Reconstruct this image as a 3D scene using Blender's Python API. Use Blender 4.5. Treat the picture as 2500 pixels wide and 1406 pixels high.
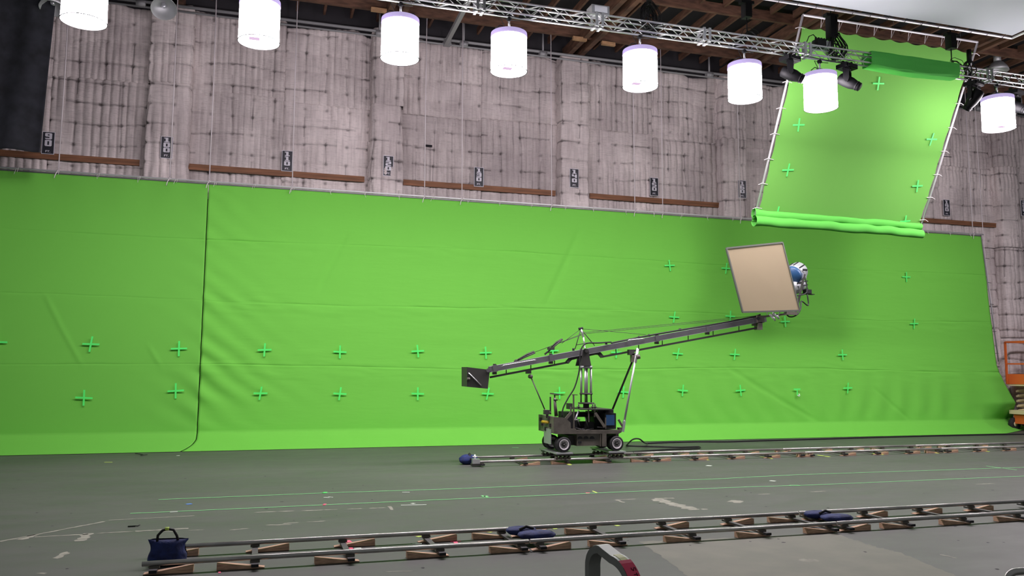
import bpy, math, random
import numpy as np
from mathutils import Vector, Matrix
random.seed(7); RNG = np.random.default_rng(11)
for o in list(bpy.data.objects): bpy.data.objects.remove(o)
C = bpy.context.scene.collection
SC = bpy.context.scene
V = Vector
# ------------------------------------------------------------------ camera
FPX, YAW, PITCH, ROLL, CAMH = 2009.0, .2996, .0981, .0061, 2.1213
CAM = V((0, 0, CAMH))
_f = V((math.sin(YAW)*math.cos(PITCH), math.cos(YAW)*math.cos(PITCH), math.sin(PITCH)))
_r = V((math.cos(YAW), -math.sin(YAW), 0)); _u = _r.cross(_f)
_rr = _r*math.cos(ROLL)+_u*math.sin(ROLL); _uu = _u*math.cos(ROLL)-_r*math.sin(ROLL)
cd = bpy.data.cameras.new('camera'); cam = bpy.data.objects.new('camera', cd); C.objects.link(cam)
cd.sensor_width = 36; cd.lens = FPX/2500*36; cd.clip_end = 200
m = Matrix((_rr, _uu, -_f)).transposed().to_4x4(); m.translation = CAM; cam.matrix_world = m
SC.camera = cam
# ------------------------------------------------------------------ world, exposure
w = bpy.data.worlds.new('world'); SC.world = w; w.use_nodes = True
w.node_tree.nodes['Background'].inputs[0].default_value = (.92, .96, 1, 1)
w.node_tree.nodes['Background'].inputs[1].default_value = .21
SC.view_settings.view_transform = 'Standard'; SC.view_settings.look = 'None'
SC.view_settings.exposure = -.10; SC.view_settings.gamma = 1; SC.view_settings.use_curve_mapping = False
LAMP, LAMPB = 50.0, 225.0       # strength of the space lights' side cloth and bottom cloth

def ray(px, py): return _f + _rr*((px-1250)/FPX) - _uu*((py-703)/FPX)
def P(px, py, Y):    # point of the vertical plane at depth Y seen there
    d = ray(px, py); return CAM + d*(Y/d.y)
def G(px, py, Z=0):  # point of the horizontal plane at height Z seen there
    d = ray(px, py); return CAM + d*((Z-CAMH)/d.z)

# ------------------------------------------------------------------ materials
def mat(name, col, rough=.6, metal=0, noise=0, nscale=5, bump=0, bscale=20, emit=None, trans=0, col2=None, stretch=None, spec=.5):
    m = bpy.data.materials.new(name); m.use_nodes = True
    nt = m.node_tree; b = nt.nodes['Principled BSDF']
    b.inputs['Base Color'].default_value = (*col, 1); b.inputs['Roughness'].default_value = rough
    b.inputs['Metallic'].default_value = metal
    b.inputs['Specular IOR Level'].default_value = spec
    tc = nt.nodes.new('ShaderNodeTexCoord'); mp = nt.nodes.new('ShaderNodeMapping')
    nt.links.new(tc.outputs['Object'], mp.inputs[0])
    if stretch: mp.inputs['Scale'].default_value = stretch
    if noise:
        n = nt.nodes.new('ShaderNodeTexNoise'); n.inputs['Scale'].default_value = nscale; n.inputs['Detail'].default_value = 6
        nt.links.new(mp.outputs[0], n.inputs['Vector'])
        r = nt.nodes.new('ShaderNodeValToRGB')
        c2 = col2 or tuple(c*(1-noise) for c in col)
        r.color_ramp.elements[0].color = (*c2, 1); r.color_ramp.elements[0].position = .35
        r.color_ramp.elements[1].color = (*[min(1, c*(1+noise*.4)) if not col2 else c for c in col], 1); r.color_ramp.elements[1].position = .65
        nt.links.new(n.outputs[0], r.inputs[0]); nt.links.new(r.outputs[0], b.inputs['Base Color'])
    if bump:
        n = nt.nodes.new('ShaderNodeTexNoise'); n.inputs['Scale'].default_value = bscale; n.inputs['Detail'].default_value = 5
        nt.links.new(mp.outputs[0], n.inputs['Vector'])
        bp = nt.nodes.new('ShaderNodeBump'); bp.inputs['Strength'].default_value = bump; bp.inputs['Distance'].default_value = .02
        nt.links.new(n.outputs[0], bp.inputs['Height']); nt.links.new(bp.outputs[0], b.inputs['Normal'])
    if emit:
        b.inputs['Emission Color'].default_value = (*emit[0], 1); b.inputs['Emission Strength'].default_value = emit[1]
    if trans:
        out = nt.nodes['Material Output']; t = nt.nodes.new('ShaderNodeBsdfTranslucent'); t.inputs[0].default_value = (*col, 1)
        mx = nt.nodes.new('ShaderNodeMixShader'); mx.inputs[0].default_value = trans
        nt.links.new(b.outputs[0], mx.inputs[1]); nt.links.new(t.outputs[0], mx.inputs[2]); nt.links.new(mx.outputs[0], out.inputs[0])
    return m
M = {}
M['green'] = mat('green cloth', (.150, .50, .062), .85, bump=.25, bscale=3.0, stretch=(.5, 1, 2.5), spec=.2)
M['green2'] = mat('left green cloth', (.140, .46, .060), .85, bump=.10, bscale=3.0, stretch=(.5, 1, 2.5), spec=.2)
M['green3'] = mat('frame green cloth', (.125, .345, .060), .85, spec=.2)
M['hem'] = mat('hem green cloth', (.095, .42, .06), .85, spec=.2)
M['wrap'] = mat('wrap green cloth', (.14, .72, .12), .8, spec=.2)
M['gtape'] = mat('green tape', (.085, .84, .145), .6)
M['gline'] = mat('pale green tape', (.19, .55, .21), .6)
M['wtape'] = mat('white tape', (.62, .70, .60), .6)
M['ytape'] = mat('yellow tape', (.55, .75, .12), .6)
M['ptape'] = mat('pink tape', (.85, .10, .20), .6)
M['btape'] = mat('blue tape', (.08, .22, .60), .6)
M['wood'] = mat('ceiling timber', (.125, .060, .036), .75, noise=.5, nscale=2.5, stretch=(1, 1, 4))
M['wood2'] = mat('pale timber block', (.42, .24, .12), .75, noise=.3)
M['plank'] = mat('wall board', (.23, .098, .045), .7, noise=.35, nscale=3, stretch=(.4, 1, 6))
M['wedge'] = mat('wedge wood', (.55, .34, .22), .7, noise=.35, nscale=8, stretch=(1, 6, 6))
M['dark'] = mat('dark paint', (.022, .020, .024), .9)
M['deck'] = mat('dark roof boards', (.012, .011, .014), .95)
M['drape'] = mat('black drape', (.016, .018, .024), .95, noise=.5, nscale=3)
M['pipe'] = mat('grey pipe', (.30, .30, .31), .5, .2)
M['batten'] = mat('white pipe', (.75, .73, .76), .35, .3)
M['chrome'] = mat('rail steel', (.46, .45, .42), .30, .55, noise=.25, nscale=3)
M['alu'] = mat('aluminium', (.78, .78, .80), .32, .85)
M['alu2'] = mat('dull aluminium plate', (.45, .46, .47), .5, .6)
M['black'] = mat('black plastic', (.016, .016, .018), .6, spec=.3)
M['headblack'] = mat('moving head black', (.006, .006, .007), .55, spec=.12)
M['rubber'] = mat('black rubber', (.010, .010, .011), .8)
M['cable'] = mat('black cable', (.008, .008, .009), .6)
M['olive'] = mat('crane grey paint', (.11, .098, .080), .5, noise=.3, nscale=6)
M['cranebeam'] = mat('crane beam paint', (.10, .098, .105), .45, noise=.15, nscale=4)
M['crdark'] = mat('crane dark paint', (.035, .034, .030), .55)
M['rim'] = mat('white wheel rim', (.62, .58, .60), .45)
M['bluebag'] = mat('blue canvas', (.008, .020, .11), .8, noise=.4, nscale=14, bump=.4, bscale=25)
M['bluebox'] = mat('blue panel', (.02, .07, .17), .4)
M['yellow'] = mat('yellow', (.55, .38, .02), .5)
M['silk'] = mat('white overhead cloth', (.70, .76, .80), .8, bump=.3, bscale=1.5, trans=.4)
M['diff'] = mat('tan diffusion', (.56, .46, .31), .8, noise=.0, trans=.42)
M['frame'] = mat('grey frame', (.09, .10, .08), .5)
M['fins'] = mat('lamp head grey', (.38, .39, .41), .4, .3)
M['orange'] = mat('orange paint', (.62, .13, .025), .5)
M['cream'] = mat('cream paint', (.60, .52, .30), .55)
M['signblk'] = mat('sign black', (.014, .015, .024), .5)
M['signwht'] = mat('sign white', (.66, .64, .70), .5)
M['rope'] = mat('white rope', (.74, .68, .70), .8)
M['glass'] = mat('lens glass', (.5, .5, .55), .08, .6)
M['patch'] = mat('bare concrete', (.160, .160, .120), .7, noise=.18, nscale=2.2, col2=(.134, .138, .104))
M['scuff'] = mat('old paint line', (.25, .25, .20), .8, noise=.25, nscale=9)
M['lilac'] = mat('lamp top band', (.12, .09, .20), .9, emit=((.60, .50, .84), .85), spec=.05)
M['lampcloth'] = mat('lit lamp cloth', (.9, .9, .9), .8, emit=((1, .90, .965), LAMP))
M['lampbottom'] = mat('lit lamp bottom cloth', (.9, .9, .9), .8, emit=((1, .90, .965), LAMPB))
M['lamplabel'] = mat('lit lamp label', (.2, .1, .2), .8, emit=((.84, .60, .86), 1.0))
M['ring'] = mat('lamp ring', (.022, .020, .020), .8, spec=.05)
M['handle'] = mat('grey handle', (.21, .215, .195), .55, noise=.15, nscale=10)
M['whtape'] = mat('cream tape', (.86, .92, .82), .5)
M['olivetape'] = mat('olive tape', (.40, .45, .10), .5)
M['redtape'] = mat('dark red tape', (.70, .05, .12), .38)
M['ink'] = mat('ink', (.05, .004, .01), .8)
# floor
def floor_mat():
    m = bpy.data.materials.new('painted stage floor'); m.use_nodes = True; nt = m.node_tree; b = nt.nodes['Principled BSDF']
    tc = nt.nodes.new('ShaderNodeTexCoord')
    n1 = nt.nodes.new('ShaderNodeTexNoise'); n1.inputs['Scale'].default_value = .35; n1.inputs['Detail'].default_value = 4
    n2 = nt.nodes.new('ShaderNodeTexNoise'); n2.inputs['Scale'].default_value = 2.5; n2.inputs['Detail'].default_value = 10
    mp = nt.nodes.new('ShaderNodeMapping'); mp.inputs['Scale'].default_value = (.5, 1, 1)
    nt.links.new(tc.outputs['Object'], mp.inputs[0])
    for n in (n1, n2): nt.links.new(mp.outputs[0], n.inputs['Vector'])
    r = nt.nodes.new('ShaderNodeValToRGB'); r.color_ramp.elements[0].position = .35; r.color_ramp.elements[1].position = .68
    r.color_ramp.elements[0].color = (.061, .067, .057, 1); r.color_ramp.elements[1].color = (.080, .082, .075, 1)
    mx = nt.nodes.new('ShaderNodeMath'); mx.operation = 'ADD'
    mu = nt.nodes.new('ShaderNodeMath'); mu.operation = 'MULTIPLY_ADD'; mu.inputs[1].default_value = .35; mu.inputs[2].default_value = -.17
    nt.links.new(n2.outputs[0], mu.inputs[0]); nt.links.new(n1.outputs[0], mx.inputs[0]); nt.links.new(mu.outputs[0], mx.inputs[1])
    nt.links.new(mx.outputs[0], r.inputs[0]); nt.links.new(r.outputs[0], b.inputs['Base Color'])
    r2 = nt.nodes.new('ShaderNodeMapRange'); r2.inputs['To Min'].default_value = .42; r2.inputs['To Max'].default_value = .66
    nt.links.new(n2.outputs[0], r2.inputs[0]); nt.links.new(r2.outputs[0], b.inputs['Roughness'])
    b.inputs['Specular IOR Level'].default_value = .35
    return m
M['floor'] = floor_mat()
def quilt_mat():
    m = bpy.data.materials.new('quilted insulation'); m.use_nodes = True; nt = m.node_tree; b = nt.nodes['Principled BSDF']
    b.inputs['Roughness'].default_value = .75; b.inputs['Specular IOR Level'].default_value = .25
    tc = nt.nodes.new('ShaderNodeTexCoord'); oi = nt.nodes.new('ShaderNodeObjectInfo')
    at = nt.nodes.new('ShaderNodeAttribute'); at.attribute_name = 'darkening'
    def noise(scale, stretch, det=6):
        mp = nt.nodes.new('ShaderNodeMapping'); mp.inputs['Scale'].default_value = stretch
        nt.links.new(tc.outputs['Object'], mp.inputs[0])
        n = nt.nodes.new('ShaderNodeTexNoise'); n.inputs['Scale'].default_value = scale; n.inputs['Detail'].default_value = det
        nt.links.new(mp.outputs[0], n.inputs['Vector']); return n
    n1 = noise(.7, (1, 1, .6)); n2 = noise(5, (3, 1, .25)); n3 = noise(13, (.4, 1, 3.5))
    r = nt.nodes.new('ShaderNodeValToRGB')
    r.color_ramp.elements[0].position = .28; r.color_ramp.elements[1].position = .62
    r.color_ramp.elements[0].color = (.50, .44, .435, 1); r.color_ramp.elements[1].color = (.80, .72, .70, 1)
    nt.links.new(n1.outputs[0], r.inputs[0])
    # darker tone in streaks and creases
    r2 = nt.nodes.new('ShaderNodeValToRGB'); r2.color_ramp.elements[0].position = .34; r2.color_ramp.elements[1].position = .56
    r2.color_ramp.elements[0].color = (.86, .85, .85, 1); r2.color_ramp.elements[1].color = (1, 1, 1, 1)
    nt.links.new(n2.outputs[0], r2.inputs[0])
    r3 = nt.nodes.new('ShaderNodeValToRGB'); r3.color_ramp.elements[0].position = .33; r3.color_ramp.elements[1].position = .47
    r3.color_ramp.elements[0].color = (.84, .84, .84, 1); r3.color_ramp.elements[1].color = (1, 1, 1, 1)
    nt.links.new(n3.outputs[0], r3.inputs[0])
    def mul(a, bb):
        x = nt.nodes.new('ShaderNodeMix'); x.data_type = 'RGBA'; x.blend_type = 'MULTIPLY'; x.inputs[0].default_value = 1
        nt.links.new(a, x.inputs[6]); nt.links.new(bb, x.inputs[7]); return x.outputs[2]
    c = mul(mul(r.outputs[0], r2.outputs[0]), r3.outputs[0])
    mr = nt.nodes.new('ShaderNodeMapRange'); mr.inputs['To Min'].default_value = .88; mr.inputs['To Max'].default_value = 1.06
    nt.links.new(oi.outputs['Random'], mr.inputs[0])
    vm = nt.nodes.new('ShaderNodeVectorMath'); vm.operation = 'SCALE'
    nt.links.new(c, vm.inputs[0]); nt.links.new(mr.outputs[0], vm.inputs['Scale'])
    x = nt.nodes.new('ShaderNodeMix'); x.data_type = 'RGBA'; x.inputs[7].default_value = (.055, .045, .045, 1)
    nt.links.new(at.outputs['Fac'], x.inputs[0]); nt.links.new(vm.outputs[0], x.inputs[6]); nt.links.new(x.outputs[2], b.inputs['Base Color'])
    bp = nt.nodes.new('ShaderNodeBump'); bp.inputs['Strength'].default_value = .5; bp.inputs['Distance'].default_value = .03
    nt.links.new(n3.outputs[0], bp.inputs['Height']); nt.links.new(bp.outputs[0], b.inputs['Normal'])
    return m
M['quilt'] = quilt_mat()

# ------------------------------------------------------------------ mesh helpers
class MB:
    def __init__(s): s.v = []; s.f = []; s.sm = []
    def add(s, vs, fs, smooth=False):
        n = len(s.v); s.v += [V(x) for x in vs]; s.f += [[i+n for i in f] for f in fs]; s.sm += [smooth]*len(fs); return s
    def box(s, c, size, M3=None):
        c = V(c); h = [x/2 for x in size]
        vs = [V((sx*h[0], sy*h[1], sz*h[2])) for sx in (-1, 1) for sy in (-1, 1) for sz in (-1, 1)]
        if M3: vs = [M3 @ x for x in vs]
        return s.add([c+x for x in vs], [(0, 1, 3, 2), (4, 6, 7, 5), (0, 4, 5, 1), (2, 3, 7, 6), (0, 2, 6, 4), (1, 5, 7, 3)])
    def box2(s, a, b):
        a, b = V(a), V(b); return s.box((a+b)/2, [abs(x) for x in (b-a)])
    def bar(s, a, b, wy, wz):      # box beam from a to b; wy thickness sideways, wz thickness upward
        a, b = V(a), V(b); d = (b-a); L = d.length; d.normalize()
        up = V((0, 0, 1)) if abs(d.z) < .95 else V((0, 1, 0))
        sd = up.cross(d).normalized(); up = d.cross(sd)
        return s.box((a+b)/2, (L, wy, wz), Matrix((d, sd, up)).transposed())
    def tube(s, pts, r, n=8, caps=True, r2=None):
        pts = [V(p) for p in pts]; k = len(pts)
        rs = [r]*k if r2 is None else [r+(r2-r)*i/(k-1) for i in range(k)]
        if isinstance(r, (list, tuple)): rs = r
        t0 = (pts[1]-pts[0]).normalized(); a = V((0, 0, 1)) if abs(t0.z) < .9 else V((1, 0, 0))
        nrm = (a - t0*a.dot(t0)).normalized(); vs = []; 
        for i, p in enumerate(pts):
            t = (pts[min(i+1, k-1)]-pts[max(i-1, 0)]).normalized()
            nrm = (nrm - t*nrm.dot(t)).normalized(); bn = t.cross(nrm)
            for j in range(n):
                q = 2*math.pi*j/n; vs.append(p+(nrm*math.cos(q)+bn*math.sin(q))*rs[i])
        fs = [(i*n+j, i*n+(j+1) % n, (i+1)*n+(j+1) % n, (i+1)*n+j) for i in range(k-1) for j in range(n)]
        s.add(vs, fs, True)
        if caps:
            m0 = len(s.v)-len(vs)
            s.f += [[m0+j for j in range(n)][::-1], [m0+(k-1)*n+j for j in range(n)]]; s.sm += [False]*2
        return s
    def lathe(s, c, ax, prof, n=24):    # prof: (distance along the axis, radius)
        c = V(c); ax = V(ax).normalized(); a = V((0, 0, 1)) if abs(ax.z) < .9 else V((1, 0, 0))
        nr = (a-ax*a.dot(ax)).normalized(); bn = ax.cross(nr); vs = []
        for t, r in prof:
            for j in range(n):
                q = 2*math.pi*j/n; vs.append(c+ax*t+(nr*math.cos(q)+bn*math.sin(q))*r)
        k = len(prof)
        return s.add(vs, [(i*n+j, i*n+(j+1) % n, (i+1)*n+(j+1) % n, (i+1)*n+j) for i in range(k-1) for j in range(n)], True)
    def disc(s, c, ax, r, n=24):
        c = V(c); ax = V(ax).normalized(); a = V((0, 0, 1)) if abs(ax.z) < .9 else V((1, 0, 0))
        nr = (a-ax*a.dot(ax)).normalized(); bn = ax.cross(nr)
        return s.add([c+(nr*math.cos(2*math.pi*j/n)+bn*math.sin(2*math.pi*j/n))*r for j in range(n)], [list(range(n))])
    def cyl(s, a, b, r, n=16): return s.tube([a, b], r, n)
    def prism(s, poly, off):       # poly: 3-D points, extruded by the vector off
        poly = [V(p) for p in poly]; off = V(off); n = len(poly)
        return s.add(poly+[p+off for p in poly], [list(range(n)), list(range(2*n-1, n-1, -1))]+[(i, i+n, (i+1) % n+n, (i+1) % n) for i in range(n)])
    def build(s, name, mt, parent=None, kind=None, label=None):
        root = V((0, 0, 0)); p = parent
        while p is not None: root += V(p.location); p = p.parent
        me = bpy.data.meshes.new(name); me.from_pydata([tuple(x-root) for x in s.v], [], s.f)
        me.polygons.foreach_set('use_smooth', s.sm); me.materials.append(M[mt] if isinstance(mt, str) else mt)
        import bmesh as _b
        bm = _b.new(); bm.from_mesh(me); _b.ops.recalc_face_normals(bm, faces=bm.faces[:]); bm.to_mesh(me); bm.free(); me.update()
        o = bpy.data.objects.new(name, me); C.objects.link(o)
        if parent is not None: o.parent = parent
        if kind: o['kind'] = kind
        if label: o['label'] = label
        return o
def thing(name, label, cat, loc, group=None):
    o = bpy.data.objects.new(name, None); C.objects.link(o); o.location = loc; o.empty_display_size = .1
    o['label'] = label; o['category'] = cat
    if group: o['group'] = group
    return o
def tag(o, label, cat, group=None, kind=None):
    o['label'] = label; o['category'] = cat
    if group: o['group'] = group
    if kind: o['kind'] = kind
    return o
def recenter(o):      # a top-level mesh gets its origin at its base
    me = o.data; n = len(me.vertices); a = np.empty(n*3); me.vertices.foreach_get('co', a); a = a.reshape(-1, 3)
    c = (a.min(0)+a.max(0))/2; c[2] = a[:, 2].min(); a -= c; me.vertices.foreach_set('co', a.ravel()); o.location = V(c); me.update(); return o
def copy_tree(o, parent=None, loc=None):
    c = o.copy(); C.objects.link(c)
    if parent is not None: c.parent = parent
    if loc is not None: c.location = loc
    for ch in list(o.children): copy_tree(ch, c)
    return c
def grid(name, X, Y, Z, mt, parent=None, darkening=None, kind=None):
    nu, nv = X.shape; co = np.stack([X, Y, Z], -1).reshape(-1, 3)
    if parent is not None: co = co-np.array(parent.location)
    i = np.arange(nu*nv).reshape(nu, nv)
    f = np.stack([i[:-1, :-1], i[1:, :-1], i[1:, 1:], i[:-1, 1:]], -1).reshape(-1, 4)
    me = bpy.data.meshes.new(name); me.vertices.add(len(co)); me.vertices.foreach_set('co', co.ravel())
    me.loops.add(f.size); me.loops.foreach_set('vertex_index', f.ravel().astype('i'))
    me.polygons.add(len(f)); me.polygons.foreach_set('loop_start', np.arange(0, f.size, 4, dtype='i'))
    me.polygons.foreach_set('use_smooth', np.ones(len(f), bool)); me.update(calc_edges=True)
    if darkening is not None:
        a = me.attributes.new('darkening', 'FLOAT', 'POINT'); a.data.foreach_set('value', darkening.reshape(-1).astype('f'))
    me.materials.append(M[mt]); o = bpy.data.objects.new(name, me); C.objects.link(o)
    if parent is not None: o.parent = parent
    if kind: o['kind'] = kind
    return o
def vnoise(x, z, seed=0):
    r = np.random.default_rng(seed); T = r.random((256, 256))
    xi = np.floor(x).astype(int); zi = np.floor(z).astype(int); fx = x-xi; fz = z-zi
    fx = fx*fx*(3-2*fx); fz = fz*fz*(3-2*fz)
    g = lambda a, b: T[a % 256, b % 256]
    return (g(xi, zi)*(1-fx)+g(xi+1, zi)*fx)*(1-fz)+(g(xi, zi+1)*(1-fx)+g(xi+1, zi+1)*fx)*fz-.5
ORD = ['first', 'second', 'third', 'fourth', 'fifth', 'sixth', 'seventh', 'eighth', 'ninth', 'tenth', 'eleventh', 'twelfth', 'thirteenth', 'fourteenth',
       'fifteenth', 'sixteenth', 'seventeenth', 'eighteenth', 'nineteenth', 'twentieth', 'twenty-first', 'twenty-second', 'twenty-third', 'twenty-fourth', 'twenty-fifth']

# ================================================================== SETTING
YW = 24.77
X0, X1, Yb = -14.0, 40.0, -7.0
floor = MB().box2((X0, Yb, -.2), (X1, YW+.4, 0)).build('floor', 'floor', kind='structure')
wall = MB().box2((X0, YW+.02, 0), (X1, YW+.4, 14.2)).build('wall_back', 'dark', kind='structure')
ceil = MB().box2((X0, 6, 13.15), (X1, YW+.4, 13.35)).build('ceiling', 'deck', kind='structure')

# quilted insulation blankets, each a piece of the wall
def blanket(x0, x1, z0, z1, seed, depth=0, top_wave=False, dx=.024, dz=.032):
    w_ = x1-x0; r = random.Random(seed)
    if depth == 0: U = np.linspace(0, w_, max(4, int(w_/dx)))
    else: U = np.linspace(-depth, w_+depth, int((w_+2*depth)/dx))
    Zs = np.linspace(z0, z1, int((z1-z0)/dz)+1)
    u, z = np.meshgrid(U, Zs, indexing='ij')
    if depth: xx = x0+np.clip(u, 0, w_); base = np.where(u < 0, -u, np.where(u > w_, u-w_, 0)); yy = YW-depth+base
    else: xx = x0+u; yy = np.full_like(u, YW)
    per = r.uniform(.16, .23); ribs = r.uniform(.034, .055); rmask = .25+1.1*np.clip(vnoise(u*.55, z*.5, seed+12)*3+.6, 0, 1)
    ph = r.random()
    rib = np.abs(np.sin(math.pi*(u/per+ph+.22*vnoise(u*1.5, z*.5, seed))))**.6
    cx, cz = r.uniform(.55, .75), r.uniform(.52, .66)
    a = (u/cx+.15*vnoise(u, z, seed+1)) % 1-.5; b = ((z-.1*u*0)/cz+.25*vnoise(u*.8, z*.8, seed+2)) % 1-.5
    ax, bz = (.5-np.abs(a))*cx, (.5-np.abs(b))*cz
    dim = np.exp(-(ax**2+bz**2)/.0016)+.6*np.exp(-(np.abs(ax)/.10+np.abs(bz)/.02)); dim = np.clip(dim, 0, 1); seamv = np.exp(-(ax/.014)**2)*(vnoise(np.floor(u/cx+.5)*7.7, z*1.3, seed+3) > -.05)
    seamh = np.exp(-(bz/.017)**2)*(vnoise(u*1.1, np.floor(z/cz+.5)*5.3, seed+4) > .0)
    puff = np.cos(math.pi*a)*np.cos(math.pi*b)*.035
    wr = np.abs(vnoise(u*3, z*15, seed+5))*.035*np.clip(vnoise(u*.9, z*.9, seed+6)*8+.3, 0, 1)
    cell = vnoise(np.floor(u/cx+.5)*3.7+.5, np.floor(z/cz+.5)*5.3+.5, seed+20)+.5; shingle = .022*np.clip(.5-b, 0, 1)
    e = np.minimum(np.minimum(np.abs(u-U[0]), np.abs(U[-1]-u)), np.minimum(z-z0, z1-z)); edge = 1-np.exp(-(e/.028))
    h = .02+.04*edge+ribs*rmask*rib+puff+shingle-.045*dim-.028*seamv-.03*seamh+wr+.05*vnoise(u*1.3, z*1.0, seed+7)
    h = np.maximum(h, .004); h = np.minimum(h, .17)
    if depth:
        # puffed wrap: direction blends from side to front
        nx = np.where(u < 0, -1., np.where(u > w_, 1., 0.)); rr = .16
        k = np.clip(1-np.abs(np.where(u < w_/2, u, w_-u))/rr, 0, 1)
        sgn = np.where(u < w_/2, -1., 1.)
        ang = np.where(nx != 0, math.pi/2-.5*math.pi/2*np.clip(1-base/rr, 0, 1), k*math.pi/4)
        X = xx+h*np.sin(ang)*sgn; Y = yy-h*np.cos(ang)
    else: X, Y = xx, yy-h
    Z = z.copy()
    if top_wave:
        t = np.clip((z-(z1-.5))/.5, 0, 1); Z = z+t*(.10*vnoise(u*2.0+seed, z*0, seed+8)*2+.04)
        Y = Y-.05*t
    darkening = np.clip(.60*dim+.50*seamv+.50*seamh+.75*np.clip(.45-rib, 0, 1)*rmask+.06*(1-edge), 0, .9)*(.5+1.0*(vnoise(u*2, z*2, seed+9)+.4))+.16*cell**2  # darker in dimples, seams, rib creases and edges, varied per cell
    darkening = np.clip(darkening, 0, .9)
    o = grid('insulation_panel', X, Y, Z, 'quilt', wall, darkening); return o
PIL = [(-9.15, -8.2), (-3.06, -2.12), (3.16, 3.92), (9.2, 10.0), (15.13, 15.88), (21.2, 22.0), (27.3, 28.1), (33.4, 34.2)]
sd = 100
for i, (a, b) in enumerate(PIL):
    for (z0, z1, tw) in ((6.9, 10.10, False), (10.05, 12.3, True)):
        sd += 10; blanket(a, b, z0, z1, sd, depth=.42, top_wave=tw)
    if i+1 < len(PIL):
        c, d = b+.02, PIL[i+1][0]-.02; n = 2; cuts = [c+(d-c)*t/n for t in range(n+1)]
        for k in range(n):
            for (z0, z1, tw) in ((6.9, 9.99+.1*((i+k) % 2), False), (9.95+.1*((i+k) % 2), 12.25+.05*random.random(), True)):
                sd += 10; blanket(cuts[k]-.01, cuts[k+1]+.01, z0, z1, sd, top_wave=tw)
for (a, b) in ((24.2, 25.7), (25.72, 27.28), (28.1, 30.0)):
    for z0, z1 in ((0.0, 2.3), (2.32, 4.6), (4.62, 6.88)):
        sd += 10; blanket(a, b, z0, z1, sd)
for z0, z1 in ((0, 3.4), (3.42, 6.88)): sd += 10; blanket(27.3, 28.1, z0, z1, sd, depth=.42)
# torn openings in the insulation: dark slots
def slot(px, py, wpx, hpx):
    a = P(px-wpx/2, py-hpx/2, YW-.19); b = P(px+wpx/2, py+hpx/2, YW-.17)
    MB().box2(a, b).build('insulation_tear', 'deck', wall)
slot(1046, 356, 17, 7); slot(2310, 382, 24, 4)

# ceiling timbers
def timber(a, b, wy, wz, name='ceiling_beam', mt='wood'): return MB().bar(a, b, wy, wz).build(name, mt, ceil)
for Y, Z in ((23.2, 12.62), (20.5, 12.72), (17.8, 12.72), (15.1, 12.72), (12.4, 12.72), (9.7, 12.72)):
    timber((X0, Y, Z), (X1, Y, Z), .10, .30)
x = -8.0
while x < 36:
    for ya, yb in ((23.26, 24.6), (20.56, 23.14), (17.86, 20.44), (15.16, 17.74), (12.46, 15.04), (9.76, 12.34)):
        timber((x, ya, 12.86), (x, yb, 12.86), .07, .22, 'ceiling_joist')
    x += .80
for i, (a, b) in enumerate(PIL):
    c = (a+b)/2
    for s in (-.20, .20): timber((c+s, 6.5, 12.50), (c+s, 24.7, 12.50), .16, .36, 'roof_truss_chord')
for px, py in ((1415, 95), (1485, 107), (1165, 25), (925, 25)):
    c = P(px, py, 22.9); MB().box(c, (.45, .1, .11)).build('ceiling_block', 'wood2', ceil)
# pipe along the wall top
pm = thing('sprinkler_pipe', 'long grey pipe running just below the roof timbers along the top of the insulated wall', 'pipe', (0, 24.0, 12.2))
MB().cyl((-9, 24.0, 12.2), (30, 24.0, 12.2), .045).build('upper_pipe', 'pipe', pm)
MB().cyl((-9, 24.0, 12.05), (30, 24.0, 12.05), .03).build('lower_pipe', 'pipe', pm)
for X in (-7, -3.4, .2, 3.2, 5.8, 8.4, 11.6, 14.4, 18, 22, 26):
    MB().cyl((X, 24.0, 12.2), (X, 24.0, 12.8), .03).build('pipe_hanger', 'pipe', pm)
    MB().cyl((X-.12, 24, 12.13), (X+.12, 24, 12.13), .09).build('pipe_clamp', 'pipe', pm)
st = thing('roof_strut', 'grey square steel strut leaning under the roof beside the second round lamp', 'strut', P(1090, 108, 23.4))
MB().bar(P(1088, 108, 23.9), P(1150, -10, 20.5), .12, .12).build('strut_bar', 'pipe', st)
MB().box(P(1092, 104, 23.9), (.2, .2, .2)).build('strut_foot', 'pipe', st)
# wall boards
for k, ((xa, ya), (xb, yb), lab) in enumerate([((-60, 371), (340, 395), 'below the number ninety sign'), ((453, 405), (890, 440), 'below the 110 sign'),
        ((985, 450), (1357, 476), 'below the 130 sign'), ((1441, 482), (1768, 505), 'below the 150 sign'), ((2215, 537), (2452, 553), 'below the 190 sign'), ((1830, 510), (2120, 530), None)]):
    a = P(xa, ya, YW-.24); b = P(xb, yb, YW-.24)
    if lab is None: continue
    o = recenter(MB().box2((a.x, YW-.215, 7.69), (b.x, YW-.175, 7.86)).build('wall_board', 'plank'))
    tag(o, 'brown wooden board fixed along the quilted wall '+lab, 'board', 'boards along the wall')

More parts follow.
